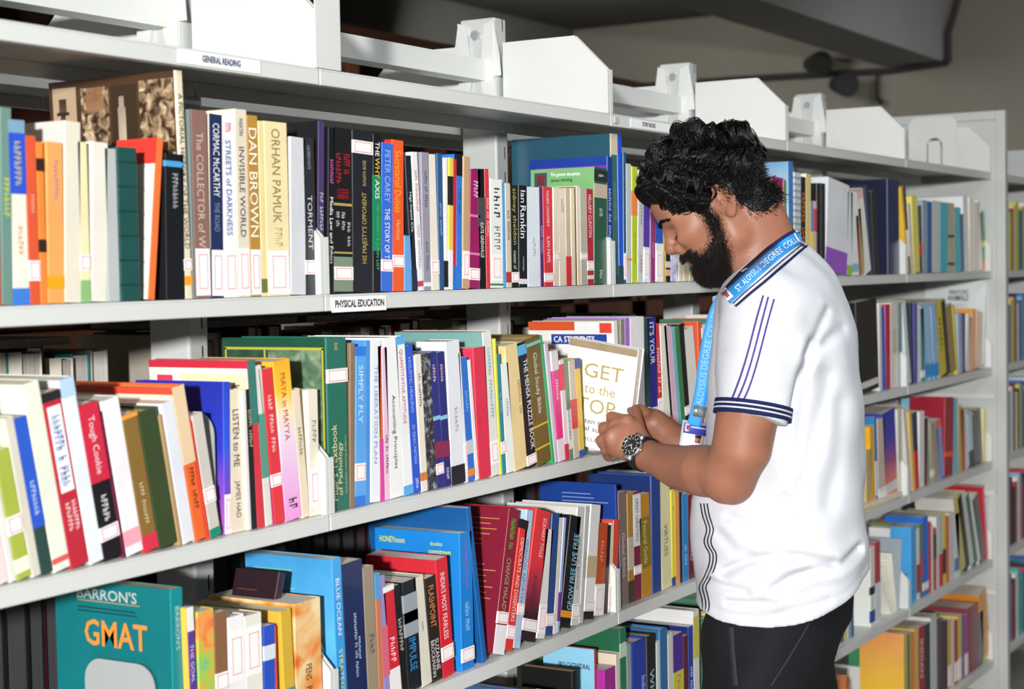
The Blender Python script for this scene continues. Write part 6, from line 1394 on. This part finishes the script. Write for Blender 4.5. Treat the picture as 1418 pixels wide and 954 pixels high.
# wristwatch
def watch():
    w = empty('wristwatch'); w.parent = man
    c0, c1 = Q(898, 632, 2.974), Q(884, 625, 2.994); ax = (c1-c0)/np.linalg.norm(c1-c0); cen = Q(891, 628, 2.984)
    nz = Q(709, 477, 1.)*0+np.array([-.34, .30, -.89]); nz -= ax*(nz @ ax); nz /= np.linalg.norm(nz); tn = np.cross(ax, nz)
    BLK = mat('141416', .5, .1); STL = mat('c8ccd0', .22, .03, metal=.9)
    n = 48; V = []
    for (o, r) in ((-.0105, .0290), (-.0105, .0312), (.0105, .0312), (.0105, .0290)):
        for i in range(n): a = 2*math.pi*i/n; V.append(cen+ax*o+(nz*math.cos(a)*r*1.0+tn*math.sin(a)*r*1.02))
    F = [[s*n+i, s*n+(i+1) % n, ((s+1) % 4)*n+(i+1) % n, ((s+1) % 4)*n+i] for s in range(4) for i in range(n)]
    np_mesh('strap', q2w(np.array(V)), np.array(F), BLK, w)
    fc = cen+nz*.0335+ax*.001
    def disc(nm, r0, r1, h0, h1, m_, par=w, n=40):
        V = []
        for h, r in ((h0, r1), (h1, r1), (h1, r0), (h0, r0)):
            for i in range(n): a = 2*math.pi*i/n; V.append(fc+nz*h+ax*math.cos(a)*r+tn*math.sin(a)*r)
        F = [[s*n+i, s*n+(i+1) % n, ((s+1) % 4)*n+(i+1) % n, ((s+1) % 4)*n+i] for s in range(4) for i in range(n)]
        return np_mesh(nm, q2w(np.array(V)), np.array(F), m_, par, False)
    disc('case', .0001, .0195, -.006, .004, STL); disc('bezel', .0142, .0190, .004, .0065, mat('17181b', .25, .05)); disc('dial', .0001, .0142, .004, .0048, mat('2a2426', .3, .1)); disc('bezel_rim', .0136, .0144, .004, .0068, STL)
    def bar(nm, a, r0, r1, wd, h, m_):
        d = ax*math.cos(a)+tn*math.sin(a); e = np.cross(nz, d); P = []
        for hh in (h, h+.0005):
            for r, s in ((r0, -1), (r0, 1), (r1, 1), (r1, -1)): P.append(fc+nz*hh+d*r+e*wd*s)
        np_mesh(nm, q2w(np.array(P)), np.array([[0, 1, 2, 3], [4, 7, 6, 5], [0, 4, 5, 1], [1, 5, 6, 2], [2, 6, 7, 3], [3, 7, 4, 0]]), m_, w, False)
    WM = mat('dcdedf', .4)
    for k in range(12): bar('bezel_mark', 2*math.pi*k/12, .0160, .0180, .0010, .0066, WM); bar('hour_mark', 2*math.pi*k/12+.26, .0108, .0130, .0005, .0049, WM)
    bar('watch_hand', 2.4, -.001, .0085, .0007, .0052, WM); bar('watch_hand', .7, -.002, .0115, .0005, .0056, WM)
    for s in (-1, 1): 
        P = fc+tn*.0215*s-nz*.003; 
        V = [P+ax*x+tn*y+nz*z for z in (-.004, .003) for x, y in ((-.010, -.004), (.010, -.004), (.010, .004), (-.010, .004))]
        np_mesh('lug', q2w(np.array(V)), np.array([[0, 1, 2, 3], [4, 7, 6, 5], [0, 4, 5, 1], [1, 5, 6, 2], [2, 6, 7, 3], [3, 7, 4, 0]]), STL, w, False)
    P = fc+ax*-.0205; np_mesh('crown', q2w(np.array([P+ax*x+tn*y+nz*z for z in (-.003, .002) for x, y in ((-.002, -.0025), (.002, -.0025), (.002, .0025), (-.002, .0025))])), np.array([[0, 1, 2, 3], [4, 7, 6, 5], [0, 4, 5, 1], [1, 5, 6, 2], [2, 6, 7, 3], [3, 7, 4, 0]]), STL, w, False)
watch()
# trousers and shoes
def trousers():
    lo = np.array([.45, -.85, .02]); hi = np.array([1.12, .02, 1.02]); T = Field(lo, hi, .007)
    c = q2w(Q(1086, 850, 2.905)); f_ = AX.T @ np.array([-math.cos(PHI), 0, math.sin(PHI)]); f_[2] = 0; f_ /= np.linalg.norm(f_); l_ = np.array([-f_[1], f_[0], 0])
    hip = np.array([c[0], c[1], .86])
    A = np.array([f_, l_, [0, 0, 1.]])
    sl, X, Y, Z = T.sub(lo, hi)
    u = (X-hip[0])*f_[0]+(Y-hip[1])*f_[1]; v = (X-hip[0])*l_[0]+(Y-hip[1])*l_[1]
    D = np.interp(Z, [.70, .78, .86, .92, 1.0], [.098, .108, .126, .120, .110]); Bd = np.interp(Z, [.70, .80, .92, 1.0], [.140, .146, .146, .140])
    k = (np.abs((u-np.interp(Z, [.70, .78, .86, .92], [.040, .030, .012, .004]))/D)**2.3+np.abs(v/Bd)**2.3)**(1/2.3); d = np.maximum((k-1)*.13, np.maximum(.74-Z, Z-.985)); T.F = d.astype(np.float32)
    for s, fo in ((1, .03), (-1, -.05)):
        h = hip+l_*.070*s+f_*.018; kn = h+f_*(fo+.02)+np.array([0, 0, -.40]); an = h+f_*fo+np.array([0, 0, -.80]); h2 = h+np.array([0, 0, -.05])
        T.chain([(h2, .088), (kn, .072), (an, .060)], .03)
        FEET.append(an)
    u2 = .004*np.sin(Z*40+X*30)+.003*np.sin(Y*55+Z*25); T.F = (T.F+u2).astype(np.float32)
    V, f = nets(T.F, T.lo, T.res); V = relax(V, f, 2); o = np_mesh('trousers', V, f, BLACKC, man)
    bv = BVHTree.FromPolygons([tuple(v) for v in V], [tuple(int(i) for i in q) for q in f])
    ribbon('pocket_seam', [(1008, 868), (1010, 905), (1014, 950)], [(1016, 868), (1018, 905), (1022, 950)], mat('24242a', .8, .1), o, [bv], 20, .001, 1)
    ribbon('pocket_edge', [(1120, 862), (1098, 900), (1066, 950)], [(1122, 863), (1100, 901), (1068, 951)], mat('2a2a30', .8, .1), o, [bv], 20, .001, 1)
    for an in FEET:
        S = Field(an+np.array([-.2, -.2, -.12]), an+np.array([.2, .25, .1]), .007); b = np.array([an[0], an[1], .045])
        S.chain([(b-f_*.05, .042), (b+f_*.06, .044), (b+f_*.15+np.array([0, 0, -.010]), .034)], .02); S.cone(b, b+np.array([0, 0, .05]), .042, .042, .02)
        S.F = np.maximum(S.F, .004-S.ax[2][None, None, :])
        V, f = nets(S.F, S.lo, S.res); V = relax(V, f, 2); np_mesh('shoe', V, f, mat('1c1a1a', .4, .1), man)
FEET = []
trousers()
